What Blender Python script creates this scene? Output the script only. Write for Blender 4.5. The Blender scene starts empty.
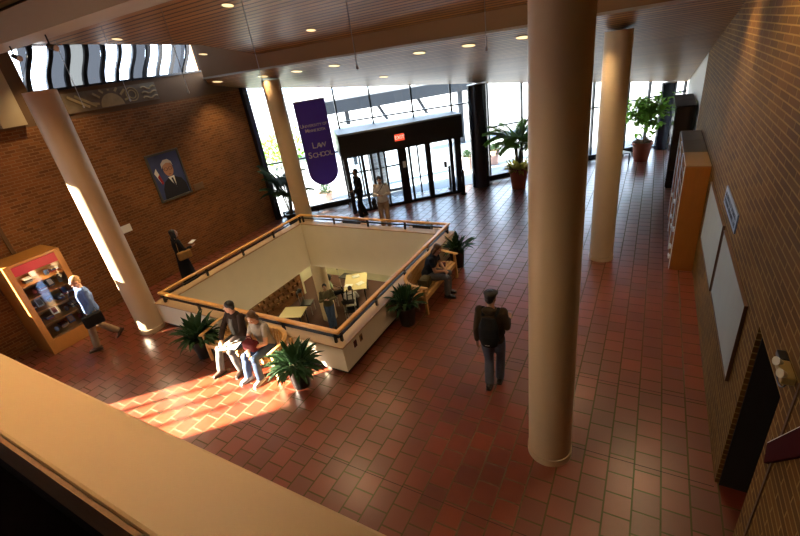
import bpy, bmesh, math, random
from mathutils import Vector, Matrix
random.seed(7)
PI = math.pi
scene = bpy.context.scene
COL = scene.collection

# ------------------------------------------------------------------ camera
cam_d = bpy.data.cameras.new('camera')
cam_d.sensor_width = 36.0
cam_d.lens = 427.47 / 800 * 36.0
cam_d.clip_start = 0.02
cam_d.clip_end = 300
cam = bpy.data.objects.new('camera', cam_d)
COL.objects.link(cam)
YAW, PITCH, ROLL = -0.562228408, 0.461619918, -0.152644608
f_ = Vector((math.sin(YAW)*math.cos(PITCH), math.cos(YAW)*math.cos(PITCH), -math.sin(PITCH)))
r_ = Vector((math.cos(YAW), -math.sin(YAW), 0))
u_ = r_.cross(f_)
cr, sr = math.cos(ROLL), math.sin(ROLL)
r2 = cr*r_ + sr*u_
u2 = -sr*r_ + cr*u_
m3 = Matrix((r2, u2, -f_)).transposed()
cam.matrix_world = Matrix.Translation((0, 0, 5.0)) @ m3.to_4x4()
scene.camera = cam

# ------------------------------------------------------------------ world, sun, exposure
w = bpy.data.worlds.new('sky'); scene.world = w; w.use_nodes = True
bg = w.node_tree.nodes['Background']
bg.inputs[0].default_value = (0.72, 0.84, 1.0, 1)
bg.inputs[1].default_value = 5.6
sun_d = bpy.data.lights.new('sun', 'SUN'); sun_d.energy = 120.0; sun_d.angle = math.radians(1.2)
sun_d.color = (1.0, 0.86, 0.66)
sun = bpy.data.objects.new('sun', sun_d); COL.objects.link(sun)
EL = math.radians(24)
sd = Vector((math.cos(EL)*0.7071, math.cos(EL)*0.7071, -math.sin(EL)))
sun.rotation_euler = sd.to_track_quat('-Z', 'Y').to_euler()
sun.location = (-14, -6, 9)
vs = scene.view_settings
vs.view_transform = 'Standard'; vs.look = 'None'; vs.exposure = 0.35; vs.gamma = 1.0
vs.use_curve_mapping = False
DOWNLIGHT_W = 55.0
SPOT_W = 210.0
WASH_W = 170.0

# ------------------------------------------------------------------ helpers
def mat(name, col, rough=0.6, metal=0.0, spec=0.5, noise=0.0, nscale=8.0, bump=0.0, emit=None, estr=0.0, alpha=1.0, coat=0.0):
    m = bpy.data.materials.new(name); m.use_nodes = True
    nt = m.node_tree; b = nt.nodes['Principled BSDF']
    b.inputs['Base Color'].default_value = (*col, 1)
    b.inputs['Roughness'].default_value = rough
    b.inputs['Metallic'].default_value = metal
    b.inputs['Specular IOR Level'].default_value = spec
    b.inputs['Coat Weight'].default_value = coat
    if emit:
        b.inputs['Emission Color'].default_value = (*emit, 1); b.inputs['Emission Strength'].default_value = estr
    if noise or bump:
        tc = nt.nodes.new('ShaderNodeTexCoord'); n = nt.nodes.new('ShaderNodeTexNoise')
        n.inputs['Scale'].default_value = nscale; n.inputs['Detail'].default_value = 4
        nt.links.new(tc.outputs['Object'], n.inputs['Vector'])
        if noise:
            mx = nt.nodes.new('ShaderNodeMixRGB'); mx.blend_type = 'MIX'
            mx.inputs[1].default_value = (*[max(0, c*(1-noise)) for c in col], 1)
            mx.inputs[2].default_value = (*[min(1, c*(1+noise)) for c in col], 1)
            nt.links.new(n.outputs['Fac'], mx.inputs[0]); nt.links.new(mx.outputs[0], b.inputs['Base Color'])
        if bump:
            bp = nt.nodes.new('ShaderNodeBump'); bp.inputs['Strength'].default_value = bump; bp.inputs['Distance'].default_value = 0.02
            nt.links.new(n.outputs['Fac'], bp.inputs['Height']); nt.links.new(bp.outputs[0], b.inputs['Normal'])
    return m

def vec_map(nt, order, rot=0.0):
    """object coordinates re-ordered, e.g. 'yz' -> (y, z, 0)"""
    tc = nt.nodes.new('ShaderNodeTexCoord'); sp = nt.nodes.new('ShaderNodeSeparateXYZ'); cb = nt.nodes.new('ShaderNodeCombineXYZ')
    nt.links.new(tc.outputs['Object'], sp.inputs[0])
    for i, c in enumerate(order):
        nt.links.new(sp.outputs['xyz'.index(c)], cb.inputs[i])
    return cb.outputs[0]

def brick_mat(name, order, c1, c2, mortar, bw, rh, ms, rough=0.6, spec=0.4, bump=0.35, offset=0.5, noise_amt=0.35, coat=0.0, moff=0.0, rvar=0.0):
    m = bpy.data.materials.new(name); m.use_nodes = True
    nt = m.node_tree; b = nt.nodes['Principled BSDF']; L = nt.links.new
    v = vec_map(nt, order)
    if moff:
        ad = nt.nodes.new('ShaderNodeVectorMath'); ad.operation = 'ADD'; ad.inputs[1].default_value = (0.07, moff, 0); L(v, ad.inputs[0]); v = ad.outputs[0]
    br = nt.nodes.new('ShaderNodeTexBrick')
    br.inputs['Scale'].default_value = 1.0
    br.inputs['Color1'].default_value = (*c1, 1); br.inputs['Color2'].default_value = (*c2, 1); br.inputs['Mortar'].default_value = (*mortar, 1)
    br.inputs['Brick Width'].default_value = bw; br.inputs['Row Height'].default_value = rh
    br.inputs['Mortar Size'].default_value = ms; br.inputs['Mortar Smooth'].default_value = 0.15; br.inputs['Bias'].default_value = 0.0
    br.offset = offset
    L(v, br.inputs['Vector'])
    n = nt.nodes.new('ShaderNodeTexNoise'); n.inputs['Scale'].default_value = 1.3; n.inputs['Detail'].default_value = 6
    L(v, n.inputs['Vector'])
    hs = nt.nodes.new('ShaderNodeHueSaturation'); mr = nt.nodes.new('ShaderNodeMapRange')
    mr.inputs['To Min'].default_value = 1 - noise_amt; mr.inputs['To Max'].default_value = 1 + noise_amt
    L(n.outputs['Fac'], mr.inputs['Value']); L(mr.outputs[0], hs.inputs['Value']); L(br.outputs['Color'], hs.inputs['Color'])
    L(hs.outputs[0], b.inputs['Base Color'])
    n2 = nt.nodes.new('ShaderNodeTexNoise'); n2.inputs['Scale'].default_value = 9; n2.inputs['Detail'].default_value = 3; L(v, n2.inputs['Vector'])
    mr2 = nt.nodes.new('ShaderNodeMapRange'); mr2.inputs['To Min'].default_value = max(0.05, rough-rvar); mr2.inputs['To Max'].default_value = min(1, rough+rvar)
    L(n2.outputs['Fac'], mr2.inputs['Value'])
    mxr = nt.nodes.new('ShaderNodeMath'); mxr.operation = 'MAXIMUM'; sc_ = nt.nodes.new('ShaderNodeMath'); sc_.operation = 'MULTIPLY'; sc_.inputs[1].default_value = 0.95
    L(br.outputs['Fac'], sc_.inputs[0]); L(sc_.outputs[0], mxr.inputs[0]); L(mr2.outputs[0], mxr.inputs[1]); L(mxr.outputs[0], b.inputs['Roughness'])
    sm_ = nt.nodes.new('ShaderNodeMapRange'); sm_.inputs['To Min'].default_value = spec; sm_.inputs['To Max'].default_value = 0.05; L(br.outputs['Fac'], sm_.inputs['Value']); L(sm_.outputs[0], b.inputs['Specular IOR Level'])
    b.inputs['Coat Weight'].default_value = coat; b.inputs['Coat Roughness'].default_value = 0.28
    if coat:
        cm_ = nt.nodes.new('ShaderNodeMapRange'); cm_.inputs['To Min'].default_value = coat; cm_.inputs['To Max'].default_value = 0.0; L(br.outputs['Fac'], cm_.inputs['Value']); L(cm_.outputs[0], b.inputs['Coat Weight'])
    bp = nt.nodes.new('ShaderNodeBump'); bp.inputs['Strength'].default_value = bump; bp.inputs['Distance'].default_value = 0.004; bp.invert = True
    L(br.outputs['Fac'], bp.inputs['Height']); L(bp.outputs[0], b.inputs['Normal'])
    return m

def slat_mat(name, col, gap, period, frac, rough, metal=0.0, spec=0.5, axis='y', bump=0.5, coat=0.0):
    m = bpy.data.materials.new(name); m.use_nodes = True
    nt = m.node_tree; b = nt.nodes['Principled BSDF']; L = nt.links.new
    tc = nt.nodes.new('ShaderNodeTexCoord'); sp = nt.nodes.new('ShaderNodeSeparateXYZ'); L(tc.outputs['Object'], sp.inputs[0])
    dv = nt.nodes.new('ShaderNodeMath'); dv.operation = 'DIVIDE'; dv.inputs[1].default_value = period
    L(sp.outputs['xyz'.index(axis)], dv.inputs[0])
    fr = nt.nodes.new('ShaderNodeMath'); fr.operation = 'FRACT'; L(dv.outputs[0], fr.inputs[0])
    fl = nt.nodes.new('ShaderNodeMath'); fl.operation = 'FLOOR'; L(dv.outputs[0], fl.inputs[0])
    wn = nt.nodes.new('ShaderNodeTexWhiteNoise'); wn.noise_dimensions = '1D'; L(fl.outputs[0], wn.inputs['W'])
    lt = nt.nodes.new('ShaderNodeMath'); lt.operation = 'LESS_THAN'; lt.inputs[1].default_value = frac; L(fr.outputs[0], lt.inputs[0])
    mp = nt.nodes.new('ShaderNodeMapping'); mp.inputs['Scale'].default_value = (0.6, 14, 1) if axis == 'y' else (14, 0.6, 1)
    L(tc.outputs['Object'], mp.inputs[0])
    no = nt.nodes.new('ShaderNodeTexNoise'); no.inputs['Scale'].default_value = 1.5; no.inputs['Detail'].default_value = 5; L(mp.outputs[0], no.inputs['Vector'])
    hs = nt.nodes.new('ShaderNodeHueSaturation'); hs.inputs['Color'].default_value = (*col, 1)
    add = nt.nodes.new('ShaderNodeMath'); add.operation = 'ADD'; L(wn.outputs['Value'], add.inputs[0]); L(no.outputs['Fac'], add.inputs[1])
    mr = nt.nodes.new('ShaderNodeMapRange'); mr.inputs['From Max'].default_value = 2; mr.inputs['To Min'].default_value = 0.65; mr.inputs['To Max'].default_value = 1.35
    L(add.outputs[0], mr.inputs['Value']); L(mr.outputs[0], hs.inputs['Value'])
    mx = nt.nodes.new('ShaderNodeMixRGB'); mx.inputs[2].default_value = (*gap, 1)
    L(lt.outputs[0], mx.inputs[0]); L(hs.outputs[0], mx.inputs[1]); L(mx.outputs[0], b.inputs['Base Color'])
    b.inputs['Roughness'].default_value = rough; b.inputs['Metallic'].default_value = metal; b.inputs['Specular IOR Level'].default_value = spec
    b.inputs['Coat Weight'].default_value = coat; b.inputs['Coat Roughness'].default_value = rough
    bp = nt.nodes.new('ShaderNodeBump'); bp.inputs['Strength'].default_value = bump; bp.inputs['Distance'].default_value = 0.006; bp.invert = True
    L(lt.outputs[0], bp.inputs['Height']); L(bp.outputs[0], b.inputs['Normal'])
    return m

def wood_mat(name, col, rough=0.4, scale=(1, 1, 1), var=0.3, coat=0.0):
    m = bpy.data.materials.new(name); m.use_nodes = True
    nt = m.node_tree; b = nt.nodes['Principled BSDF']; L = nt.links.new
    tc = nt.nodes.new('ShaderNodeTexCoord'); mp = nt.nodes.new('ShaderNodeMapping'); mp.inputs['Scale'].default_value = scale
    L(tc.outputs['Object'], mp.inputs[0])
    n = nt.nodes.new('ShaderNodeTexNoise'); n.inputs['Scale'].default_value = 6; n.inputs['Detail'].default_value = 6; n.inputs['Distortion'].default_value = 0.6
    L(mp.outputs[0], n.inputs['Vector'])
    mx = nt.nodes.new('ShaderNodeMixRGB'); mx.inputs[1].default_value = (*[c*(1-var) for c in col], 1); mx.inputs[2].default_value = (*[min(1, c*(1+var)) for c in col], 1)
    L(n.outputs['Fac'], mx.inputs[0]); L(mx.outputs[0], b.inputs['Base Color'])
    b.inputs['Roughness'].default_value = rough; b.inputs['Coat Weight'].default_value = coat
    return m

def glass_mat(name, tint=(0.93, 0.97, 1.0), refl=1.0):
    m = bpy.data.materials.new(name); m.use_nodes = True
    nt = m.node_tree; nt.nodes.clear(); L = nt.links.new
    out = nt.nodes.new('ShaderNodeOutputMaterial'); tr = nt.nodes.new('ShaderNodeBsdfTransparent'); gl = nt.nodes.new('ShaderNodeBsdfGlossy')
    fr = nt.nodes.new('ShaderNodeFresnel'); fr.inputs['IOR'].default_value = 1.35 if refl >= 1 else 1.2
    mx = nt.nodes.new('ShaderNodeMixShader'); tr.inputs[0].default_value = (*tint, 1); gl.inputs['Roughness'].default_value = 0.02
    L(fr.outputs[0], mx.inputs[0]); L(tr.outputs[0], mx.inputs[1]); L(gl.outputs[0], mx.inputs[2]); L(mx.outputs[0], out.inputs[0])
    return m

class MB:
    def __init__(s): s.v = []; s.f = []
    def quadbox(s, pts):      # 8 points: bottom 4 ccw, top 4 ccw
        n = len(s.v); s.v += [tuple(p) for p in pts]
        for q in ((3,2,1,0),(4,5,6,7),(0,1,5,4),(1,2,6,5),(2,3,7,6),(3,0,4,7)): s.f.append(tuple(n+i for i in q))
        return s
    def box(s, x0, x1, y0, y1, z0, z1):
        return s.quadbox([(x0,y0,z0),(x1,y0,z0),(x1,y1,z0),(x0,y1,z0),(x0,y0,z1),(x1,y0,z1),(x1,y1,z1),(x0,y1,z1)])
    def bar(s, a, b, w, h, up=(0,0,1)):
        """box beam from a to b, width w (sideways), height h (along up)"""
        a = Vector(a); b = Vector(b); d = (b-a).normalized(); up = Vector(up)
        sd_ = d.cross(up)
        if sd_.length < 1e-4: sd_ = d.cross(Vector((1,0,0)))
        sd_.normalize(); un = sd_.cross(d).normalized()
        o = []
        for p in (a, b):
            o.append([p+sd_*w/2*i+un*h/2*j for i, j in ((-1,-1),(1,-1),(1,1),(-1,1))])
        n = len(s.v); s.v += [tuple(p) for r in o for p in r]
        for q in ((0,1,2,3),(7,6,5,4),(0,4,5,1),(1,5,6,2),(2,6,7,3),(3,7,4,0)): s.f.append(tuple(n+i for i in q))
        return s
    def prism(s, poly, z0, z1):
        n = len(s.v); k = len(poly)
        s.v += [(p[0], p[1], z0) for p in poly] + [(p[0], p[1], z1) for p in poly]
        s.f.append(tuple(n+i for i in reversed(range(k)))); s.f.append(tuple(n+k+i for i in range(k)))
        for i in range(k): j = (i+1) % k; s.f.append((n+i, n+j, n+k+j, n+k+i))
        return s
    def lathe(s, prof, c=(0,0,0), seg=24, cap=True):
        """prof: list of (r, z)"""
        n = len(s.v); k = len(prof)
        for r, z in prof:
            for i in range(seg):
                a = 2*PI*i/seg; s.v.append((c[0]+r*math.cos(a), c[1]+r*math.sin(a), c[2]+z))
        for j in range(k-1):
            for i in range(seg):
                i2 = (i+1) % seg; s.f.append((n+j*seg+i, n+j*seg+i2, n+(j+1)*seg+i2, n+(j+1)*seg+i))
        if cap:
            s.f.append(tuple(n+i for i in reversed(range(seg)))); s.f.append(tuple(n+(k-1)*seg+i for i in range(seg)))
        return s
    def tube(s, pts, r, seg=8, ry=None, up=None, caps=True):
        """tube through pts with radius r (number or list); ry lets the section be elliptical, up sets its orientation"""
        pts = [Vector(p) for p in pts]; k = len(pts)
        rs = r if isinstance(r, (list, tuple)) else [r]*k
        rys = ry if isinstance(ry, (list, tuple)) else ([ry]*k if ry else rs)
        n = len(s.v); side = None
        for j, p in enumerate(pts):
            d = (pts[min(j+1, k-1)]-pts[max(j-1, 0)]).normalized()
            if up is not None: ref = Vector(up)
            elif side is not None: ref = side.cross(d) if side.cross(d).length > 1e-5 else Vector((0,0,1))
            else: ref = Vector((0,0,1)) if abs(d.z) < 0.9 else Vector((0,1,0))
            sdv = d.cross(ref)
            if sdv.length < 1e-5: sdv = d.cross(Vector((1,0.1,0)))
            sdv.normalize(); un = sdv.cross(d).normalized(); side = sdv
            for i in range(seg):
                a = 2*PI*i/seg; q = p+sdv*math.cos(a)*rs[j]+un*math.sin(a)*rys[j]; s.v.append(tuple(q))
        for j in range(k-1):
            for i in range(seg):
                i2 = (i+1) % seg; s.f.append((n+j*seg+i, n+j*seg+i2, n+(j+1)*seg+i2, n+(j+1)*seg+i))
        if caps:
            s.f.append(tuple(n+i for i in reversed(range(seg)))); s.f.append(tuple(n+(k-1)*seg+i for i in range(seg)))
        return s
    def ball(s, c, r, seg=14, rings=9, M=None):
        r = (r,r,r) if not isinstance(r, (list, tuple)) else r
        n = len(s.v); c = Vector(c)
        def tr(v):
            v = Vector(v); 
            if M is not None: v = M @ v
            return tuple(c+v)
        s.v.append(tr((0,0,-r[2])))
        for j in range(1, rings):
            t = -PI/2+PI*j/rings
            for i in range(seg):
                a = 2*PI*i/seg; s.v.append(tr((r[0]*math.cos(t)*math.cos(a), r[1]*math.cos(t)*math.sin(a), r[2]*math.sin(t))))
        s.v.append(tr((0,0,r[2]))); top = n+1+(rings-1)*seg
        for i in range(seg):
            i2 = (i+1) % seg
            s.f.append((n, n+1+i2, n+1+i)); s.f.append((top, n+1+(rings-2)*seg+i, n+1+(rings-2)*seg+i2))
            for j in range(rings-2): s.f.append((n+1+j*seg+i, n+1+j*seg+i2, n+1+(j+1)*seg+i2, n+1+(j+1)*seg+i))
        return s
    def mesh(s, name):
        me = bpy.data.meshes.new(name); me.from_pydata(s.v, [], s.f)
        bm = bmesh.new(); bm.from_mesh(me); bmesh.ops.recalc_face_normals(bm, faces=bm.faces); bm.to_mesh(me); bm.free()
        return me
    def build(s, name, m=None, parent=None, smooth=False, bevel=0.0, loc=None, rotz=0.0):
        me = s.mesh(name); o = bpy.data.objects.new(name, me); COL.objects.link(o)
        if m is not None: me.materials.append(m)
        if parent is not None: o.parent = parent
        if loc is not None: o.location = loc
        if rotz: o.rotation_euler[2] = rotz
        if smooth:
            for p in me.polygons: p.use_smooth = True
            try:
                me.set_sharp_from_angle(angle=math.radians(40))
            except Exception: pass
        if bevel:
            b = o.modifiers.new('bevel', 'BEVEL'); b.width = bevel; b.segments = 2; b.limit_method = 'ANGLE'
        return o

def thing(name, label, cat, loc=(0,0,0), rotz=0.0, group=None):
    o = bpy.data.objects.new(name, None); o.empty_display_size = 0.1; COL.objects.link(o)
    o.location = loc; o.rotation_euler = (0,0,rotz); o['label'] = label; o['category'] = cat
    if group: o['group'] = group
    return o
def tag(o, label, cat, group=None, kind=None):
    o['label'] = label; o['category'] = cat
    if group: o['group'] = group
    if kind: o['kind'] = kind
    return o
def struct(o, label=None, cat=None):
    o['kind'] = 'structure'
    if label: o['label'] = label
    if cat: o['category'] = cat
    return o
def dup(root, loc=None, rotz=None, label=None, group=None, scale=None):
    r = root.copy(); COL.objects.link(r)
    if loc is not None: r.location = loc
    if rotz is not None: r.rotation_euler = (0,0,rotz)
    if scale is not None: r.scale = (scale,)*3 if not isinstance(scale, tuple) else scale
    if label: r['label'] = label
    if group: r['group'] = group
    for ch in list(root.children):
        c = ch.copy(); COL.objects.link(c); c.parent = r
        for g in list(ch.children):
            d = g.copy(); COL.objects.link(d); d.parent = c
    return r
def text_mesh(name, s, size, m, parent, loc, rot, depth=0.004, align='CENTER', offset=0.0, xs=1.0):
    cu = bpy.data.curves.new(name, 'FONT'); cu.body = s; cu.size = size; cu.align_x = align; cu.align_y = 'CENTER'; cu.extrude = depth; cu.offset = offset
    t = bpy.data.objects.new(name, cu); COL.objects.link(t); bpy.context.view_layer.update()
    me = bpy.data.meshes.new_from_object(t.evaluated_get(bpy.context.evaluated_depsgraph_get()))
    bpy.data.objects.remove(t)
    o = bpy.data.objects.new(name, me); me.materials.clear(); me.materials.append(m); COL.objects.link(o)
    o.parent = parent; o.location = loc; o.rotation_euler = rot; o.scale = (xs,1,1)
    return o

# ------------------------------------------------------------------ materials
M = {}
M['tile'] = brick_mat('quarry_tile', 'yx', (0.180, 0.032, 0.012), (0.110, 0.021, 0.010), (0.100, 0.080, 0.044), 0.29, 0.2885, 0.0105, rough=0.33, spec=0.45, bump=0.6, coat=0.9, noise_amt=0.3, moff=0.02, rvar=0.08)
M['brick_yz'] = brick_mat('brown_brick_left', 'yz', (0.230, 0.088, 0.026), (0.140, 0.052, 0.018), (0.26, 0.15, 0.07), 0.205, 0.069, 0.007, rough=0.75, spec=0.2, bump=0.7)
M['brick_r'] = brick_mat('brown_brick_right', 'yz', (0.170, 0.078, 0.015), (0.110, 0.050, 0.012), (0.30, 0.18, 0.06), 0.42, 0.080, 0.008, rough=0.8, spec=0.1, bump=0.7)
M['brick_xz'] = brick_mat('brown_brick_cross', 'xz', (0.16, 0.075, 0.028), (0.10, 0.045, 0.018), (0.26, 0.16, 0.08), 0.205, 0.075, 0.008, rough=0.75, spec=0.2)
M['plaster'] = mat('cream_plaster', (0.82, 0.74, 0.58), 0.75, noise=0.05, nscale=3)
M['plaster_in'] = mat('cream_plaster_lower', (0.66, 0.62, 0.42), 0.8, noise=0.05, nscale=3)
M['white_wall'] = mat('white_plaster', (0.75, 0.73, 0.68), 0.8)
M['column'] = mat('column_plaster', (0.57, 0.43, 0.27), 0.42, noise=0.05, nscale=2, spec=0.4)
M['cap'] = mat('parapet_cap_paint', (0.56, 0.36, 0.185), 0.5, noise=0.05, nscale=3)
M['trim_brown'] = mat('parapet_underside_brown', (0.26, 0.13, 0.05), 0.7, noise=0.3, nscale=40)
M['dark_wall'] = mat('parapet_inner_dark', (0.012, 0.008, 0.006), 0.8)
M['ceil_hi'] = slat_mat('upper_slat_ceiling', (0.44, 0.235, 0.085), (0.06, 0.03, 0.012), 0.14, 0.28, 0.42, spec=0.4, bump=0.5)
M['ceil_lo'] = slat_mat('lower_slat_ceiling', (0.42, 0.235, 0.095), (0.04, 0.02, 0.01), 0.15, 0.28, 0.45, spec=0.2, bump=0.5, coat=0.0)
M['fascia'] = mat('fascia_brown', (0.30, 0.17, 0.07), 0.8, noise=0.1, nscale=1.5)
M['panel'] = mat('upper_panel_brown', (0.12, 0.062, 0.026), 0.85, noise=0.15, nscale=1.5)
M['beam'] = mat('beam_tan', (0.42, 0.34, 0.22), 0.6, noise=0.05, nscale=2)
M['edge'] = mat('pale_metal_edge', (0.6, 0.55, 0.45), 0.3, metal=0.6)
M['black'] = mat('black_metal', (0.008, 0.008, 0.010), 0.35)
M['blackgloss'] = mat('black_gloss', (0.006, 0.006, 0.007), 0.12)
M['navy'] = mat('dark_blue_column_paint', (0.010, 0.014, 0.028), 0.22)
M['glass'] = glass_mat('window_glass')
M['wood'] = wood_mat('honey_oak_rail', (0.66, 0.34, 0.095), 0.35, (1, 1, 6), 0.25, coat=0.3)
M['benchwood'] = wood_mat('bench_wood', (0.60, 0.34, 0.12), 0.45, (3, 3, 3), 0.25)
M['casewood'] = wood_mat('case_wood', (0.42, 0.175, 0.032), 0.4, (3, 3, 0.7), 0.2, coat=0.2)
M['shelfwood'] = wood_mat('orange_oak_side', (0.34, 0.115, 0.014), 0.45, (3, 3, 0.5), 0.15)
M['shelftop'] = wood_mat('shelf_top_wood', (0.36, 0.20, 0.09), 0.4, (3, 3, 3), 0.15)
M['shelfgrey'] = mat('shelf_top_grey', (0.13, 0.095, 0.07), 0.5, noise=0.1)
M['lampglow'] = mat('warm_lamp', (1, 0.9, 0.6), 0.5, emit=(1.0, 0.74, 0.36), estr=1.1)
M['metal'] = mat('brushed_metal', (0.45, 0.42, 0.38), 0.35, metal=0.9)
def leaf_mat(name, col, tr=0.45, scale=12):
    m = mat(name, col, 0.6, spec=0.2, noise=0.5, nscale=scale); nt = m.node_tree; b = nt.nodes['Principled BSDF']; out = nt.nodes['Material Output']
    t = nt.nodes.new('ShaderNodeBsdfTranslucent'); t.inputs[0].default_value = (*[min(1, c*1.6) for c in col], 1); mx = nt.nodes.new('ShaderNodeMixShader'); mx.inputs[0].default_value = tr
    nt.links.new(b.outputs[0], mx.inputs[1]); nt.links.new(t.outputs[0], mx.inputs[2]); nt.links.new(mx.outputs[0], out.inputs[0]); return m
M['leaf'] = leaf_mat('leaf_green', (0.022, 0.052, 0.020), 0.25)
M['leaf2'] = leaf_mat('palm_green', (0.11, 0.24, 0.035), 0.5)
M['leaf3'] = leaf_mat('bright_fig_green', (0.13, 0.26, 0.03), 0.5)
M['croton'] = leaf_mat('croton_yellow_green', (0.42, 0.36, 0.06), 0.5)
M['croton_red'] = leaf_mat('croton_dark_red', (0.16, 0.09, 0.045), 0.4)
M['soil'] = mat('potting_soil', (0.02, 0.013, 0.008), 0.95, noise=0.4, nscale=30)
M['blackpot'] = mat('black_pot', (0.008, 0.008, 0.008), 0.3)
M['terracotta'] = mat('terracotta', (0.32, 0.075, 0.030), 0.6, noise=0.15)
M['pinkpot'] = mat('pale_terracotta', (0.55, 0.34, 0.28), 0.7)
M['stem'] = mat('plant_stem', (0.06, 0.05, 0.02), 0.7)
M['purple'] = mat('banner_purple', (0.10, 0.04, 0.46), 0.7, noise=0.08, nscale=20)
M['gold'] = mat('banner_lettering', (0.85, 0.75, 0.66), 0.6)
M['exit_red'] = mat('exit_red', (0.7, 0.06, 0.03), 0.5, emit=(1, 0.10, 0.04), estr=0.8)
M['exit_letter'] = mat('exit_letter', (0.9, 0.6, 0.5), 0.5, emit=(1, 0.75, 0.6), estr=0.9)
M['board'] = mat('pin_board', (0.33, 0.34, 0.30), 0.8, noise=0.08, nscale=3)
M['board_frame'] = mat('board_wood_frame', (0.10, 0.045, 0.02), 0.5)
M['plaque'] = mat('plaque_blue_grey', (0.13, 0.15, 0.20), 0.45)
M['plaque_txt'] = mat('plaque_lettering', (0.025, 0.025, 0.04), 0.6)
M['redsign'] = mat('dark_red_panel', (0.045, 0.005, 0.006), 0.8, spec=0.05)
M['white'] = mat('white_paint', (0.75, 0.73, 0.68), 0.6)
M['paper'] = mat('paper_white', (0.8, 0.8, 0.76), 0.8)
M['snow'] = mat('bright_pavement', (0.22, 0.235, 0.26), 0.9, noise=0.03, nscale=0.6)
M['concrete'] = mat('canopy_concrete', (0.018, 0.023, 0.030), 0.8, noise=0.1, nscale=2)
M['grey_roof'] = mat('vestibule_roof', (0.30, 0.34, 0.36), 0.5)

# ================================================================== STRUCTURE
# floor slab with the square opening (x -9.5..-4.4, y 4.6..9.6)
OX0, OX1, OY0, OY1 = -9.45, -4.45, 4.7, 9.5
fl = MB()
def slabpoly(bm, poly, z0, z1): bm.prism(poly, z0, z1)
slabpoly(fl, [(-16,-4),(1.1,-4),(1.1,OY0),(-16,OY0)], -0.6, 0)
slabpoly(fl, [(-16,OY0),(OX0,OY0),(OX0,OY1),(-16,OY1)], -0.6, 0)
slabpoly(fl, [(OX1,OY0),(1.1,OY0),(1.1,OY1),(OX1,OY1)], -0.6, 0)
slabpoly(fl, [(-12.1,OY1),(1.1,OY1),(1.1,21.9),(-0.3,20.65),(-5.8,15.75),(-9.9,13.15),(-12.1,11.15)], -0.6, 0)
slabpoly(fl, [(1.1,3.45),(1.75,3.45),(1.75,4.43),(1.1,4.43)], -0.6, 0)
struct(fl.build('floor', M['tile']))

def C_LO(y): return 7.0-0.21*y
def C_HI(y): return 7.35-0.21*y
# left wall of brick, upper panel with clerestory
lw = MB()
lw.box(-12.4, -12.1, 2.35, 11.15, 0, 4.66)
lw.box(-13.6, -12.1, 2.05, 2.35, 0, 7.6)
struct(lw.build('wall_left', M['brick_yz']))
up = MB()
up.box(-12.4, -12.1, 2.35, 11.3, 4.66, 5.34)
up.box(-12.4, -12.1, 2.35, 5.06, 5.34, 7.6)
up.box(-12.4, -12.1, 5.06, 9.72, 6.25, 7.6)
up.box(-12.4, -12.1, 9.72, 11.3, 5.34, 7.6)
struct(up.build('wall_upper_left', M['panel']))
# right wall with the doorway
rw = MB()
rw.box(1.1, 1.5, -4, 3.45, 0, 7.6)
rw.box(1.1, 1.5, 3.45, 4.43, 2.23, 7.6)
rw.box(1.1, 1.5, 4.43, 14.6, 0, 7.6)
rw.box(1.5, 2.0, 3.1, 3.45, 0, 2.6); rw.box(1.5, 2.0, 4.43, 4.8, 0, 2.6); rw.box(1.5, 2.0, 3.45, 4.43, 2.23, 2.6)
struct(rw.build('wall_right', M['brick_r']))
wr = MB(); wr.box(1.13, 1.5, 14.6, 22.2, 0, 5.2)
struct(wr.build('wall_far_right', M['white_wall']))
jm = MB(); jm.box(1.14,1.70,4.405,4.428,0.0,2.225); struct(jm.build('trim_9', M['dark_wall']))  # near-black jamb liners added to paint deep shade over the recess brick
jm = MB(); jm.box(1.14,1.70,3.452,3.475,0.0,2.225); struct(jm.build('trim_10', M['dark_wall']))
for k_, (y_, x0_, x1_) in enumerate(((2.94,-9.0,1.09),(4.36,-4.2,1.09),(5.79,-4.2,1.09))):
    jm = MB(); jm.box(x0_, x1_, y_-.004, y_+.004, 0.0, 0.0012); struct(jm.build('trim_%d' % (11+k_), M['dark_wall']))
# side door in its recess
dm = MB(); dm.box(1.70, 1.75, 3.47, 4.41, 0.0, 2.21)
door = dm.build('door_1', M['dark_wall']); struct(door)
hm = MB(); hm.tube([(1.70,3.60,1.0),(1.64,3.60,1.0),(1.62,3.64,1.0),(1.62,3.78,1.0),(1.64,3.80,1.0),(1.70,3.80,1.0)], 0.012)
hm.build('door_handle', M['metal'], door, smooth=True)

# unseen back side: diagonal wall added, its openings shaped to pattern the low sun
bw = MB()
def diag(bm, u0, u1, z0, z1, t=0.25, S=-11.6):
    # wall along the line x + y = S between y - x = u0 and u1
    a = Vector(((S-u0)/2, (S+u0)/2, 0)); b = Vector(((S-u1)/2, (S+u1)/2, 0)); n = Vector((-0.7071, -0.7071, 0))*t
    bm.quadbox([(a.x,a.y,z0),(b.x,b.y,z0),(b.x+n.x,b.y+n.y,z0),(a.x+n.x,a.y+n.y,z0),(a.x,a.y,z1),(b.x,b.y,z1),(b.x+n.x,b.y+n.y,z1),(a.x+n.x,a.y+n.y,z1)])
diag(bw, 3.4, 8.38, 0, 7.6); diag(bw, 10.45, 13.74, 0, 7.6); diag(bw, 14.12, 15.4, 0, 7.6)
diag(bw, 8.38, 10.45, 0, 0.55); diag(bw, 8.82, 9.5, 4.12, 7.6); diag(bw, 9.5, 10.45, 3.72, 7.6); diag(bw, 8.38, 8.82, 3.3, 7.6)
diag(bw, 13.74, 14.12, 0, 2.0); diag(bw, 13.74, 14.12, 5.5, 7.6)
struct(bw.build('wall_sun_mask', M['brick_xz']))
wf = MB()
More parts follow.
